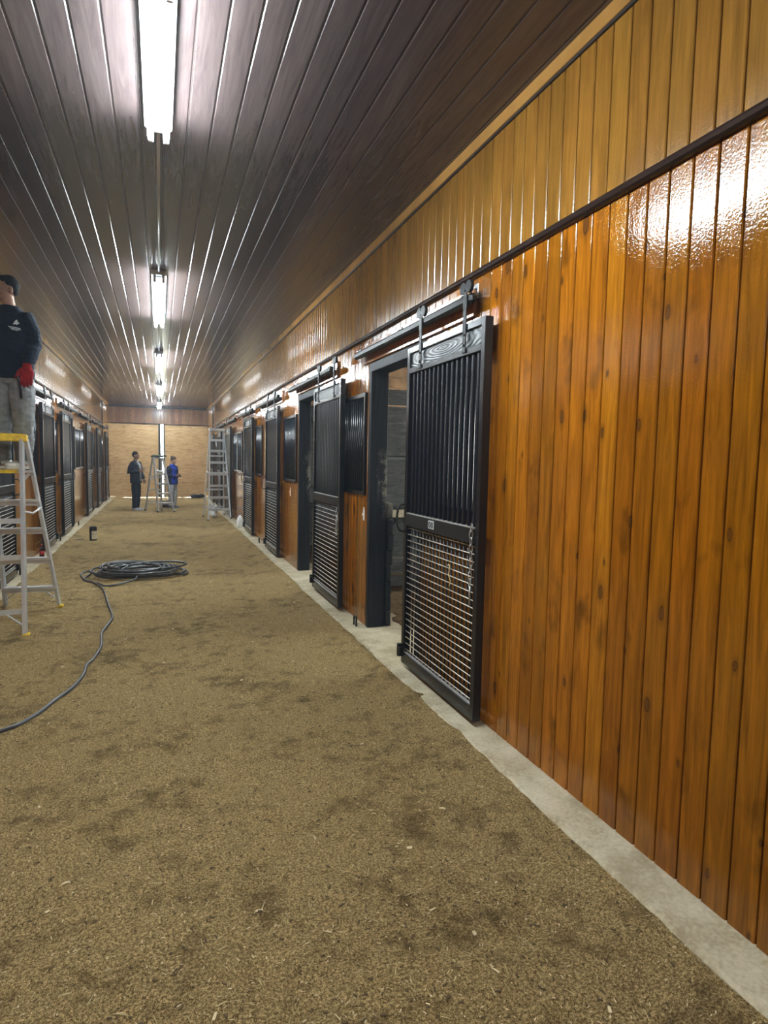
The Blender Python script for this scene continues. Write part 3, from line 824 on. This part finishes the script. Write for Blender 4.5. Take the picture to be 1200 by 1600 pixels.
def person(label, loc, rz, H, P, mats, vox=.006):
    t = thing('person', label, 'person', loc, rz)
    s = H/1.78
    V = lambda x, y, z: Vector((x*s, y*s, z*s))
    arms = {e: [V(*p) for p in P['arm'+e]] for e in 'LR'}     # shoulder, elbow, wrist
    legs = {e: [V(*p) for p in P['leg'+e]] for e in 'LR'}     # hip, knee, ankle
    hy, hp = P.get('head', (0, 0)); HR = Matrix.Rotation(hy, 3, 'Z') @ Matrix.Rotation(hp, 3, 'X'); piv = V(0, .01, 1.55)
    def hd(x, y, z): return HR @ (V(x, y, z) - piv) + piv
    S = lambda *r: tuple(q*s for q in r)
    mb = MB()
    mb.rings([(z*s, cx*s, cy*s, rx*s, ry*s) for z, cx, cy, rx, ry in [(.84,0,0,.13,.09),(.93,0,.005,.158,.108),(1.08,0,0,.135,.098),(1.25,0,0,.152,.108),(1.38,0,0,.165,.108),(1.46,0,.005,.14,.08),(1.52,0,.01,.07,.055)]], 20)
    mb.tube([V(0,.012,1.47), V(0,.008,1.54), hd(0,.0,1.61)], S(.064,.056,.055), 14)
    mb.blob(hd(0,.014,1.695), S(.076,.097,.099), HR); mb.blob(hd(0,-.022,1.645), S(.062,.073,.092), HR)
    mb.blob(hd(0,-.045,1.600), S(.044,.046,.036), HR); mb.blob(hd(0,-.075,1.694), S(.052,.022,.014), HR)
    mb.tube([hd(0,-.092,1.680), hd(0,-.101,1.655), hd(0,-.106,1.640)], S(.008,.011,.0135), 8)
    for q in (-1, 1):
        mb.blob(hd(q*.010,-.096,1.635), S(.010,.012,.009), HR); mb.blob(hd(q*.080,.012,1.652), S(.011,.021,.032), HR)
        mb.blob(hd(q*.040,-.062,1.640), S(.024,.024,.022), HR)
    mb.blob(hd(0,-.090,1.603), S(.024,.011,.0075), HR); mb.blob(hd(0,-.088,1.591), S(.021,.011,.0075), HR)
    for e, sg in (('L', 1), ('R', -1)):
        a = arms[e]; mb.tube([V(sg*.12,0,1.41), a[0] + V(-sg*.01,0,-.015), a[0].lerp(a[1], .5), a[1], a[1].lerp(a[2], .4), a[2]], S(.045,.044,.043,.040,.040,.027), 12)
        h = P['hand'+e]; add_hand(mb, a[2], h[0], h[1], h[2], s, h[3])
        l = legs[e]; mb.tube([l[0], l[0].lerp(l[1], .5), l[1], l[1].lerp(l[2], .35), l[2]], S(.088,.078,.056,.054,.036), 12)
        f = Vector(P['foot'+e]); an = l[2]
        mb.tube([an - f*.04*s - Vector((0,0,.045*s)), an + f*.05*s - Vector((0,0,.05*s)), an + f*.16*s - Vector((0,0,.065*s))], S(.034,.036,.026), 10)
    baked('body', mb, mats['skin'], vox, 5, t)
    for q in (-1, 1):
        m2 = MB(); m2.blob(hd(q*.030,-.0775,1.667), S(.0120,.0105,.0065), HR, 12, 8); ey = m2.build('eye', M['eyewhite'], t)
        m2 = MB(); m2.blob(hd(q*.030,-.0865,1.667), S(.0055,.0030,.0052), HR, 10, 6); m2.build('iris', M['iris'], ey)
    # hair
    mb = MB()
    for c, r in P['hair']: mb.blob(hd(*c), S(*r), HR)
    baked('hair', mb, mats['hair'], .006, 3, t, .004, 45, 1)
    # top
    g = P.get('top_fat', 1.0); mb = MB(); z0 = P.get('hem', .86)
    mb.rings([(z*s, cx*s, cy*s, rx*s*g, ry*s*g) for z, cx, cy, rx, ry in [(z0,0,0,.180,.126),(z0+.05,0,0,.188,.134),(1.10,0,0,.178,.132),(1.25,0,0,.180,.132),(1.36,0,0,.180,.126),(1.43,0,.006,.150,.098),(1.475,0,.008,.112,.080),(1.508,0,.010,.082,.068),(1.518,0,.010,.074,.064)]], 24)
    for e, sg in (('L', 1), ('R', -1)):
        a = arms[e]; mb.tube([V(sg*.06,0,1.395), a[0] + V(-sg*.020,0,-.024), a[0].lerp(a[1], .5), a[1], a[1].lerp(a[2], .55), a[1].lerp(a[2], .95)], S(.064*g,.078*g,.072*g,.062*g,.056*g,.038*g), 14)
    top = baked('sweatshirt' if P.get('kind') != 'jacket' else 'jacket', mb, mats['top'], vox, 4, t, .006*g, 9, P.get('seed', 1))
    if P.get('topmat'):
        for p in top.data.polygons: p.material_index = P['topmat'](p.center/s)
    # trousers
    mb = MB(); b = P.get('leg_fat', 1.0)
    mb.rings([(z*s, 0, 0, rx*s, ry*s) for z, rx, ry in [(.80,.15,.10),(.86,.168,.118),(.95,.168,.118),(1.03,.150,.110)]], 22)
    for e in 'LR':
        l = legs[e]; mb.tube([l[0] + V(0,0,.03), l[0].lerp(l[1], .5), l[1], l[1].lerp(l[2], .5), l[2] + V(0,0,.0)], S(.084*b,.097*b,.080*b,.074*b,.060*b), 14)
    baked('trousers', mb, mats['pants'], vox, 4, t, .008*b, 8, 5)
    # shoes
    for e, sg in (('L', 1), ('R', -1)):
        f = Vector(P['foot'+e]); an = legs[e][2]; side = Vector((-f.y, f.x, 0)); base = Vector((an.x, an.y, an.z - .085*s))
        mb = MB(); R = rotm(side, f, Vector((0,0,1)))
        mb.blob(base - f*.03*s + Vector((0,0,.055*s)), S(.040,.055,.05), R); mb.blob(base + f*.075*s + Vector((0,0,.042*s)), S(.046,.085,.036), R)
        mb.blob(base + f*.14*s + Vector((0,0,.036*s)), S(.045,.055,.028), R); mb.tube([base + Vector((0,0,.05*s)), base - f*.005*s + Vector((0,0,.105*s))], S(.045,.042), 12)
        sh = baked('shoe', mb, mats['shoe'], .005, 4, t)
        mb = MB(); ol = []
        for k in range(20):
            a = 2*pi*k/20; yy = .055 + .145*sin(a); wd = .043 + .006*(yy > .08); ol.append((cos(a)*wd, yy))
        v = [tuple(base + side*x*s + f*y*s + Vector((0,0,z))) for z in (0, .026*s) for x, y in ol]
        mb.add(v, [tuple(range(20))[::-1], tuple(range(20, 40))] + [(k, (k+1) % 20, 20+(k+1) % 20, 20+k) for k in range(20)])
        mb.build('sole', mats['sole'], sh)
        if 'stripe' in mats:
            bv = BVHTree.FromPolygons([v.co for v in sh.data.vertices], [tuple(p.vertices) for p in sh.data.polygons])
            for sd in (-1, 1):
                for k in range(3):
                    mb = MB(); pts = []
                    for u in range(6):
                        o_ = base + f*(.025 + .026*k + .012*(u/5))*s + Vector((0,0,(.028 + .050*u/5)*s))
                        hit = bv.ray_cast(o_ + side*sd*.15, -side*sd)
                        if hit[0] is not None: pts.append(hit[0] + side*sd*.001)
                    if len(pts) > 2: mb.tube(pts, .0062*s, 6, ell=.4, ref=f); mb.build('stripe', mats['stripe'], sh)
    return t, top, hd, s
M['eyewhite'] = plain('eye_white', (.42, .39, .36), .3); M['iris'] = plain('dark_iris', (.03, .018, .012), .1)
hair = plain('black_hair', (.008, .007, .008), .8, spec=.2, bump=.4, bs=160)
base_pose = dict(
    legL=[(.088,0,.90),(.10,-.01,.50),(.095,.015,.09)], legR=[(-.088,0,.90),(-.10,-.01,.50),(-.095,.015,.09)],
    footL=(.12,-.99,0), footR=(-.12,-.99,0),
    hair=[((0,.024,1.720),(.080,.093,.083)), ((0,.048,1.678),(.074,.058,.068)), ((0,-.045,1.765),(.056,.045,.028))])
# man on the near ladder
P1 = dict(base_pose); P1.update(
    armL=[(.168,.005,1.43),(.208,.0,1.16),(.196,-.135,.955)], armR=[(-.175,.005,1.43),(-.27,-.02,1.18),(-.30,-.20,1.02)],
    handL=((-.06,-.06,-1),(-.35,1,.05),(-1,-.35,0),.40), handR=((-.1,-.9,-.3),(.3,0,-1),(.9,0,.3),.6),
    legL=[(.088,0,.90),(.112,-.03,.50),(.10,.0,.09)], footL=(-.50,-.86,0), footR=(-.80,-.60,0),
    head=(radians(-52), radians(3)), top_fat=1.10, leg_fat=1.16, hem=.85, seed=3)
man, top, hd, s = person('man standing on the yellow step of the near ladder, navy sweatshirt, grey sweatpants, red glove', (-1.335, 6.86, 1.452), radians(-10), 1.81, P1,
    dict(skin=skin('tan_skin', (.36, .20, .13)), hair=hair, top=fabric('navy_fleece', (.008, .014, .028)), pants=fabric('grey_sweatpants', (.215, .225, .235), .2),
         shoe=plain('white_leather', (.62, .62, .58), .5), sole=plain('white_rubber_sole', (.55, .53, .48), .6), stripe=plain('black_stripe', (.015, .015, .017), .5)), .0055)
mb = MB(); h = P1['handL']; add_hand(mb, Vector(P1['armL'][2])*s, h[0], h[1], h[2], s*1.20, h[3], 1.22, .9)
mb.tube([Vector(P1['armL'][1])*s*.2 + Vector(P1['armL'][2])*s*.8, Vector(P1['armL'][2])*s], [.04, .037], 12)
baked('glove', mb, fabric('red_knit_glove', (.30, .012, .014)), .0035, 2, man)['label'] = 'red work glove'
mb = MB(); x, y = .105*s, -.150*s
mb.tube([(x, -.12*s, .90*s), (x+.004, y, .86*s), (x+.03, y-.015, .80*s), (x+.042, y-.012, .74*s), (x+.046, y-.008, .66*s)], [.006, .006, .006, .011, .010], 8)
mb.build('cord', M['blackmatte'], man)['label'] = 'black cord hanging at the waist'
bv = BVHTree.FromPolygons([v.co for v in top.data.vertices], [tuple(p.vertices) for p in top.data.polygons])
def onchest(u, z):
    hit = bv.ray_cast(Vector((u, -.6, z)), Vector((0, 1, 0))); return hit[0] + Vector((0, -.0022, 0)) if hit[0] is not None else Vector((u, -.15, z))
mb = MB(); cx, cz = .098*s, 1.335*s
leaf = [(-.020,-.018),(-.012,.002),(-.004,.020),(.006,.032),(.016,.022),(.016,.010),(.030,.002),(.018,-.008),(.010,-.018),(-.004,-.012)]
pts = [onchest(cx+.006 + a, cz+.012 + b) for a, b in leaf]; c0 = onchest(cx+.008, cz+.014)
for i in range(len(leaf)): mb.add([pts[i], pts[(i+1) % len(leaf)], c0], [(0,1,2)])
for (a, b, z) in ((-.052,.040,-.026), (-.040,.044,-.038), (-.026,.024,-.049)):
    row = [onchest(cx + a + (b-a)*i/6, cz + z - .010*i/6) for i in range(7)]
    mb.tube(row, .0034, 5, ell=.5)
mb.build('chest_logo', plain('white_print', (.62, .66, .70), .6), man)
# standing man, far
P2 = dict(base_pose); P2.update(
    armR=[(-.195,.0,1.44),(-.245,.10,1.17),(-.10,-.17,1.20)], armL=[(.192,-.01,1.44),(.235,-.02,1.17),(.20,-.16,.96)],
    handR=((.35,-.75,.55),(.9,.2,-.2),(-.1,.3,.9),1.1), handL=((-.05,-.15,-1),(-1,0,0),(0,-1,0),.4),
    head=(radians(8), radians(4)), top_fat=1.14, leg_fat=1.0, hem=.84, kind='jacket', seed=8,
    hair=[((0,.022,1.718),(.080,.092,.080)), ((0,.05,1.68),(.073,.060,.07))],
    topmat=lambda c: 1 if (c.y < -.06 and abs(c.x) < .05 + .03*(c.z > 1.3) and c.z > .9) else 0)
person('man in dark jacket and trousers standing far down the aisle, holding a white cup', (-.655, 19.50, .012), radians(66), 1.72, P2,
    dict(skin=skin('brown_skin', (.20, .105, .065)), hair=hair, top=[fabric('dark_navy_jacket', (.012, .015, .026)), fabric('grey_tee', (.25, .24, .23))], pants=fabric('dark_trousers', (.010, .012, .022)),
         shoe=plain('grey_trainers', (.28, .29, .33), .6), sole=plain('pale_sole', (.5, .5, .5), .6)), .007)
# woman, far
P3 = dict(base_pose); P3.update(
    armR=[(-.170,.0,1.42),(-.225,.05,1.16),(-.07,-.20,1.13)], armL=[(.170,.0,1.42),(.225,.02,1.16),(.06,-.21,1.12)],
    handR=((.55,-.7,.25),(.5,.3,.8),(-.1,.3,.95),.8), handL=((-.55,-.7,.25),(-.5,.3,.8),(.1,.3,.95),.8),
    head=(radians(0), radians(24)), top_fat=1.12, leg_fat=1.06, hem=.84, seed=12,
    hair=[((0,.024,1.716),(.083,.094,.086)), ((0,.055,1.67),(.072,.058,.075)), ((0,.115,1.755),(.040,.038,.038))],
    topmat=lambda c: 1 if abs(c.x) > .15 + .02*(c.z < 1.2) or (c.y > .02 and c.z > 1.1) else 0)
wm, _, _, _ = person('woman with a hair bun, blue top and pale trousers, looking at her phone', (.375, 20.22, .012), radians(52), 1.60, P3,
    dict(skin=skin('light_skin', (.46, .28, .19)), hair=plain('brown_hair', (.07, .045, .03), .5, bump=.3, bs=200), top=[fabric('bright_blue_top', (.012, .035, .30)), fabric('dark_navy_sleeves', (.012, .016, .035))], pants=fabric('pale_grey_trousers', (.40, .42, .46)),
         shoe=plain('dark_trainers', (.06, .06, .07), .6), sole=plain('grey_sole', (.35, .35, .35), .6)), .007)
def local_pt(loc, rz, p): return Matrix.Rotation(rz, 3, 'Z') @ Vector(p) + Vector(loc)
q = local_pt((.375, 20.22, .012), radians(52), (0, -.262, 1.035))
t = thing('phone', 'small dark phone held in both hands by the woman in blue', 'phone', q, radians(52))
mb = MB(); mb.box(-.036, .036, -.005, .005, -.06, .075, 0, .004, Matrix.Rotation(radians(-40), 4, 'X')); mb.build('case', M['black'], t)
mb = MB(); mb.box(-.032, .032, .0052, .006, -.055, .07, 0, 0, Matrix.Rotation(radians(-40), 4, 'X')); mb.build('screen', plain('phone_glass', (.02, .02, .03), .08), t)
q = local_pt((-.655, 19.50, .012), radians(66), (-.055, -.268, 1.185))
t = thing('cup', 'small white cup held at the chest of the man in the dark jacket', 'cup', q, 0)
mb = MB(); mb.lathe([(.026, 0), (.034, .085), (.037, .09), (.034, .088), (.024, .01)], n=18); mb.build('shell', M['white'], t)

# ------------------------------------------------------------------ hose
t = thing('garden_hose', 'coiled black hose lying on the dirt with one end trailing to the camera', 'hose', (-.3, 8.9, 0))
O = Vector((-.3, 8.9, 0))
rnd = random.Random(11); pts = []
N = 720; loops = 13.0
for i in range(N):
    u = i/(N-1); a = -2.3 + u*loops*2*pi
    rx_ = .40 + .11*sin(u*23.0) + .05*sin(u*51+1); ry_ = .36 + .12*sin(u*19.0+2) + .06*cos(u*37)
    cxx = .09*sin(u*43+1) + .03*sin(u*90); cyy = .10*cos(u*37) + .03*sin(u*77)
    z = .020 + .085*u + .030*abs(sin(a*.5 + u*9))
    pts.append(Vector((.02 + cxx + rx_*cos(a), cyy + ry_*sin(a), z)))
def spline(ps, k=8):
    ps = [Vector(p) for p in ps]; out = []
    for i in range(len(ps)-1):
        p0, p1, p2, p3 = ps[max(i-1,0)], ps[i], ps[i+1], ps[min(i+2, len(ps)-1)]
        for j in range(k):
            u = j/k; out.append(.5*((2*p1) + (p2-p0)*u + (2*p0-5*p1+4*p2-p3)*u*u + (3*p1-p0-3*p2+p3)*u**3))
    out.append(ps[-1]); return out
def hz(x, y): return floor_h(x, y) + .011
mb = MB(); mb.tube(pts, .0135, 8); mb.build('coil', M['hose'], t)
trail = [(-.30, 8.62, .085), (-.31, 8.30, .05)] + [(x, y, hz(x, y)) for x, y in [(-.602,8.204),(-.74,8.38),(-.90,8.62),(-.99,8.96),(-.945,9.24),(-.86,9.2),(-.90,8.95),(-.93,8.68),(-.80,8.45),(-.656,7.98),(-.548,7.26),(-.459,6.60),(-.477,6.27),(-.506,6.0),(-.473,5.53),(-.505,5.2),(-.535,5.05),(-.534,4.83),(-.575,4.575),(-.654,4.363),(-.719,4.20),(-.798,4.068),(-.88,3.98),(-1.04,3.86),(-1.35,3.75)]]
mb = MB(); mb.tube([p - O for p in spline(trail, 10)], .0125, 8); mb.build('trailing_length', M['hose'], t)
over = [(-.55, 9.25, .09), (-.42, 8.95, .12), (-.5, 8.6, .10), (-.30, 8.45, .07), (.0, 8.5, .06), (.2, 8.62, .05), (.30, 8.69, .02), (.353, 8.92, .014), (.30, 9.15, .014), (.20, 9.28, .014)]
mb = MB(); mb.tube([Vector(p) - O for p in spline(over, 10)], .0125, 8); mb.build('loose_loop', M['hose'], t)
mb = MB(); mb.tube([Vector(p) - O for p in spline([(.20,9.28,.014),(.10,9.36,.014),(-.02,9.40,.013)], 8)], .0118, 8); mb.build('green_end', M['teal'], t)['label'] = 'teal hose end'

# ------------------------------------------------------------------ small things
t = thing('paint_can', 'tall black can with a cream label standing on the dirt', 'paint can', (-1.19, 12.75, floor_h(-1.19, 12.75) - .004), radians(-14))
mb = MB(); mb.lathe([(.060, 0), (.066, .008), (.066, .235), (.062, .245)], n=24); mb.build('body', M['black'], t)
mb = MB(); mb.lathe([(.063, .245), (.064, .262), (.055, .268), (.052, .262), (.001, .262)], n=24); mb.build('lid', M['blackmatte'], t)
mb = MB(); v = [(.0672*cos(a), .0672*sin(a), z) for z in (.035, .19) for a in [radians(-95 + 9*i) for i in range(13)]]
mb.add(v, [(i, i+1, 14+i, 13+i) for i in range(12)], 0, True); mb.build('label', plain('cream_label', (.70, .62, .45), .6, var=.3, vs=40), t)
mb = MB(); mb.beam((-1.60, 12.62, .02), (-1.36, 12.78, .03), .05, .018, 0, (0,0,1)); tag(mb.build('wood_offcut', plain('weathered_offcut', (.20, .15, .12), .8, var=.3)), 'flat weathered wood offcut lying between the curb and the paint can', 'offcut', None, 'thing')
t = thing('soda_bottle', 'dark bottle with a red cap and red label on the curb behind the near ladder', 'bottle', (-1.662, 10.30, ZB))
mb = MB(); mb.lathe([(.028, 0), (.033, .006), (.033, .06), (.030, .085), (.033, .115), (.030, .145), (.013, .185), (.012, .20)], n=20); mb.build('body', plain('dark_cola', (.018, .006, .004), .08), t)
mb = MB(); mb.lathe([(.0338, .065), (.0325, .09), (.0342, .115)], n=20); mb.build('label', plain('red_label', (.45, .02, .02), .4), t)
mb = MB(); mb.lathe([(.014, .198), (.014, .215), (.012, .217)], n=16); mb.build('cap', plain('red_cap', (.40, .02, .02), .4), t)
t = thing('plastic_jug', 'white plastic gallon jug standing on the curb by the fourth stall door', 'jug', (1.708, 14.22, ZB), radians(-70))
mb = MB(); mb.rings([(0,0,0,.066,.066),(.01,0,0,.072,.072),(.16,0,0,.073,.073),(.215,0,0,.055,.055),(.255,0,0,.024,.024),(.27,0,0,.022,.022)], 20); mb.build('body', M['white'], t)
mb = MB(); mb.tube([(.022,0,.25),(.06,0,.235),(.078,0,.19),(.072,0,.13)], .012, 8); mb.build('handle', M['white'], t)
mb = MB(); mb.lathe([(.024,.268),(.024,.288),(.021,.29)], n=16); mb.build('cap', plain('blue_cap', (.08,.12,.35), .4), t)
# chain on the nearest door
t = thing('door_chain', 'short galvanised chain hanging on the nearest open stall door', 'chain', (1.70, 3.158, 1.245))
for k in range(9):
    z = -.02 - .040*k; mb = MB(); a0 = k % 2
    ring = []
    for i in range(14):
        a = 2*pi*i/14; u, vv = .011*cos(a), .026*sin(a)
        ring.append((-.008 + (u if a0 else 0), (0 if a0 else u) + .004*sin(k), z + vv))
    mb.tube(ring, .0036, 6, closed=True); mb.build('link', M['steel'], t)
mb = MB(); mb.tube([(-.008, 0, -.36), (-.006, .002, -.47)], .0055, 8); mb.build('snap_bolt', M['steel'], t)
mb = MB(); mb.tube(spline([(1.713,3.50,.95),(1.700,3.455,.962),(1.698,3.44,.94),(1.698,3.452,.90),(1.699,3.43,.87),(1.700,3.44,.83)], 6), .003, 6)
tag(mb.build('twine', M['straw']), 'loop of straw coloured twine tied to the wire of the nearest door', 'twine', None, 'thing')
t = thing('door_chain', 'chain with a round ring hanging on the second stall door', 'chain', (1.698, 6.055, 1.12))
for k in range(7):
    z = -.02 - .040*k; mb = MB(); ring = []
    for i in range(12):
        a = 2*pi*i/12; u = .011*cos(a); ring.append((-.006 + (u if k % 2 else 0), 0 if k % 2 else u, z + .026*sin(a)))
    mb.tube(ring, .0036, 6, closed=True); mb.build('link', M['steel'], t)
mb = MB(); mb.tube([(-.010, -.03 + .03*cos(a), -.12 + .03*sin(a)) for a in [2*pi*i/16 for i in range(16)]], .0045, 6, closed=True); mb.build('ring', M['steel'], t)
# torn white stickers on the boards
for (y, z, lb) in ((5.52, 1.095, 'torn white sticker on the boards below the first barred window past the nearest doorway'), (9.02, 1.12, 'torn white sticker on the boards beside the third stall door')):
    mb = MB(); mb.box(XR-.0025, XR-.0003, y-.022, y+.022, z-.055, z+.045, 0, .0008); mb.box(XR-.0025, XR-.0003, y+.02, y+.05, z-.012, z+.012, 0, .0008); mb.box(XR-.0025, XR-.0003, y-.012, y+.012, z+.04, z+.07, 0, .0008)
    tag(mb.build('torn_sticker', M['white']), lb, 'sticker', None, 'thing')
# door stops on the curb
for x, y, lb in ((1.722, 5.46, 'beside the nearest open doorway'), (1.722, 11.45, 'just past the third door on the bare wall'), (-1.70, 8.98, 'behind the near ladder'), (-1.70, 12.42, 'near the paint can'), (-1.70, 15.1, 'beyond the paint can')):
    mb = MB(); mb.tube(spline([(x, y-.035, ZB-.01), (x, y-.035, ZB+.07), (x, y-.02, ZB+.088), (x, y+.02, ZB+.088), (x, y+.035, ZB+.07), (x, y+.035, ZB-.01)], 5), .009, 8)
    tag(mb.build('floor_staple', M['blackmatte']), 'small black steel loop on the curb ' + lb, 'door stop', 'black steel loops along the curbs', 'thing')
# a hook above the first window grille
mb = MB(); mb.tube(spline([(1.811,5.98,2.27),(1.785,5.98,2.275),(1.775,6.02,2.29),(1.775,6.06,2.275),(1.775,6.03,2.255),(1.78,5.93,2.26),(1.775,5.90,2.28)], 5), .004, 6)
tag(mb.build('wire_hook', M['blackmatte']), 'curled wire hook above the barred window before the second door', 'hook', None, 'thing')
# things round the far ladders
mb = MB(); 
for i in range(16):
    a = rnd.uniform(0, 6.28); mb.blob((-.05 + .17*cos(a)*rnd.random()*1.1, 19.36 + .09*sin(a), 1.615 + rnd.uniform(-.008, .012)), (.07, .05, .022))
tag(baked('cloth', mb, fabric('dark_green_cloth', (.012, .028, .018)), .008, 3, None, .008, 20, 2), 'dark green cloth bundled on top of the ladder between the man and woman', 'cloth', None, 'thing')
mb = MB()
for i in range(9): mb.blob((.0 + rnd.uniform(-.07, .07), 19.19 + rnd.uniform(-.02, .02), 1.17 + rnd.uniform(-.01, .025)), (.045, .035, .03))
tag(baked('rag', mb, fabric('white_rag', (.62, .62, .60)), .007, 3, None, .006, 22, 4), 'white rag on the upper step of the ladder between the two people', 'rag', None, 'thing')
t = thing('rubber_tub', 'dark brown rubber tub on the dirt behind the middle ladder', 'tub', (.19, 20.75, 0))
mb = MB(); mb.rings([(.0,0,0,.13,.13),(.02,0,0,.135,.135),(.20,0,0,.185,.185),(.205,0,0,.192,.192),(.20,0,0,.176,.176),(.05,0,0,.125,.125)], 22); mb.build('bowl', plain('brown_rubber', (.055, .030, .022), .6), t)
mb = MB()
for sg in (-1, 1): mb.tube([(sg*.185, -.05, .19), (sg*.215, -.03, .16), (sg*.215, .03, .16), (sg*.185, .05, .19)], .009, 8)
mb.build('handle', M['blackmatte'], t)
t = thing('plastic_bag', 'white plastic bag slumped on the dirt behind the tall ladder', 'bag', (1.34, 17.0, .02))
mb = MB()
for i in range(10): mb.blob((rnd.uniform(-.05,.05), rnd.uniform(-.04,.04), .06 + .028*i), (.085-.005*i, .07-.004*i, .05))
baked('bag_body', mb, plain('thin_white_plastic', (.72,.76,.80), .3), .008, 3, t, .012, 14, 6)
mb = MB()
for sg in (-1, 1): mb.tube([(sg*.02,0,.33),(sg*.045,0,.38),(sg*.03,.01,.40)], .008, 6)
mb.build('handle', M['white'], t)
mb = MB()
for i in range(8): mb.blob((1.38 + rnd.uniform(-.18,.18), 25.2 + rnd.uniform(-.06,.06), .06 + rnd.uniform(0,.06)), (.12,.08,.06))
tag(baked('tarpaulin', mb, plain('black_tarp', (.012,.012,.013), .5), .012, 3, None, .012, 10, 3), 'crumpled black tarpaulin at the foot of the plywood end wall', 'tarpaulin', None, 'thing')

# loose chips and straw on the floor
def scatter(name, mat, count, gen, seed):
    rnd = random.Random(seed); mb = MB()
    for _ in range(count):
        x, y, L, wd = gen(rnd)
        if abs(x) > 1.62: continue
        a = rnd.uniform(0, pi); d = Vector((cos(a), sin(a), rnd.uniform(-.15, .15))); p = Vector((x, y, floor_h(x, y) + .002))
        n = Vector((-sin(a), cos(a), rnd.uniform(-.3, .3)))*wd*.5; u = Vector((0, 0, max(.0008, wd*.35)))
        q = d*L*.5; b = Vector((0, 0, rnd.uniform(0, L*.10)))
        v = [p - q - n, p - q + n, p + n + b, p - n + b, p + q - n*.7, p + q + n*.7]; v += [k + u for k in v]
        mb.add(v, [(0,1,2,3),(3,2,5,4),(6,9,8,7),(9,10,11,8),(0,3,9,6),(3,4,10,9),(1,7,8,2),(2,8,11,5),(0,6,7,1),(4,5,11,10)])
    tag(mb.build(name, mat), None, None, None, 'stuff')
    return bpy.data.objects[name]
def near(r):
    y = .7 + 9*r.random()**1.9; x = r.uniform(-1.15, 1.62) if y < 2.2 else r.uniform(-1.7, 1.62); return x, y
def g1(r): x, y = near(r); return x, y, r.uniform(.005, .014), r.uniform(.0018, .004)
def g2(r): x, y = near(r); return x, y, r.uniform(.012, .045), r.uniform(.0016, .003)
def g3(r): x, y = near(r); return x, y, r.uniform(.015, .032), r.uniform(.006, .011)
def g4(r): return r.gauss(-1.15, .35), r.gauss(7.9, .9), r.uniform(.04, .13), r.uniform(.002, .004)
def g5(r): x, y = near(r); return x, y, r.uniform(.006, .02), r.uniform(.003, .007)
for nm, mt, c, g, sd, lb in (('wood_shavings', M['chip'], 5200, g1, 1, 'fine pale shavings strewn over the dirt floor'), ('straw', M['straw'], 900, g2, 2, 'short straw pieces strewn over the dirt floor'),
        ('wood_chips', M['chip'], 110, g3, 3, 'larger pale wood chips on the dirt floor'), ('straw_litter', M['straw'], 700, g4, 4, 'scattered long straw around the near ladder feet'),
        ('dark_crumbs', plain('dark_peat', (.11, .075, .036), .95), 3000, g5, 5, 'dark crumbs of bedding strewn over the dirt floor')):
    o = scatter(nm, mt, c, g, sd); tag(o, lb, nm.replace('_', ' '))

# ------------------------------------------------------------------ haze volume added to veil the ceiling in bluish light
mb = MB(); mb.box(-5.72, 5.72, YB-.18, YE+.5, -.25, ZC+.2)
m = bpy.data.materials.new('fine_dust_haze'); m.use_nodes = True; nt = m.node_tree; nt.nodes.clear()
ho = nt.nodes.new('ShaderNodeOutputMaterial'); hv = nt.nodes.new('ShaderNodeVolumeScatter')
hv.inputs['Color'].default_value = (.72, .85, 1, 1); hv.inputs['Density'].default_value = .0038; hv.inputs['Anisotropy'].default_value = .35
nt.links.new(hv.outputs[0], ho.inputs['Volume'])
tag(mb.build('haze', m), 'thin bluish haze of spray dust filling the aisle', 'haze', None, 'stuff')
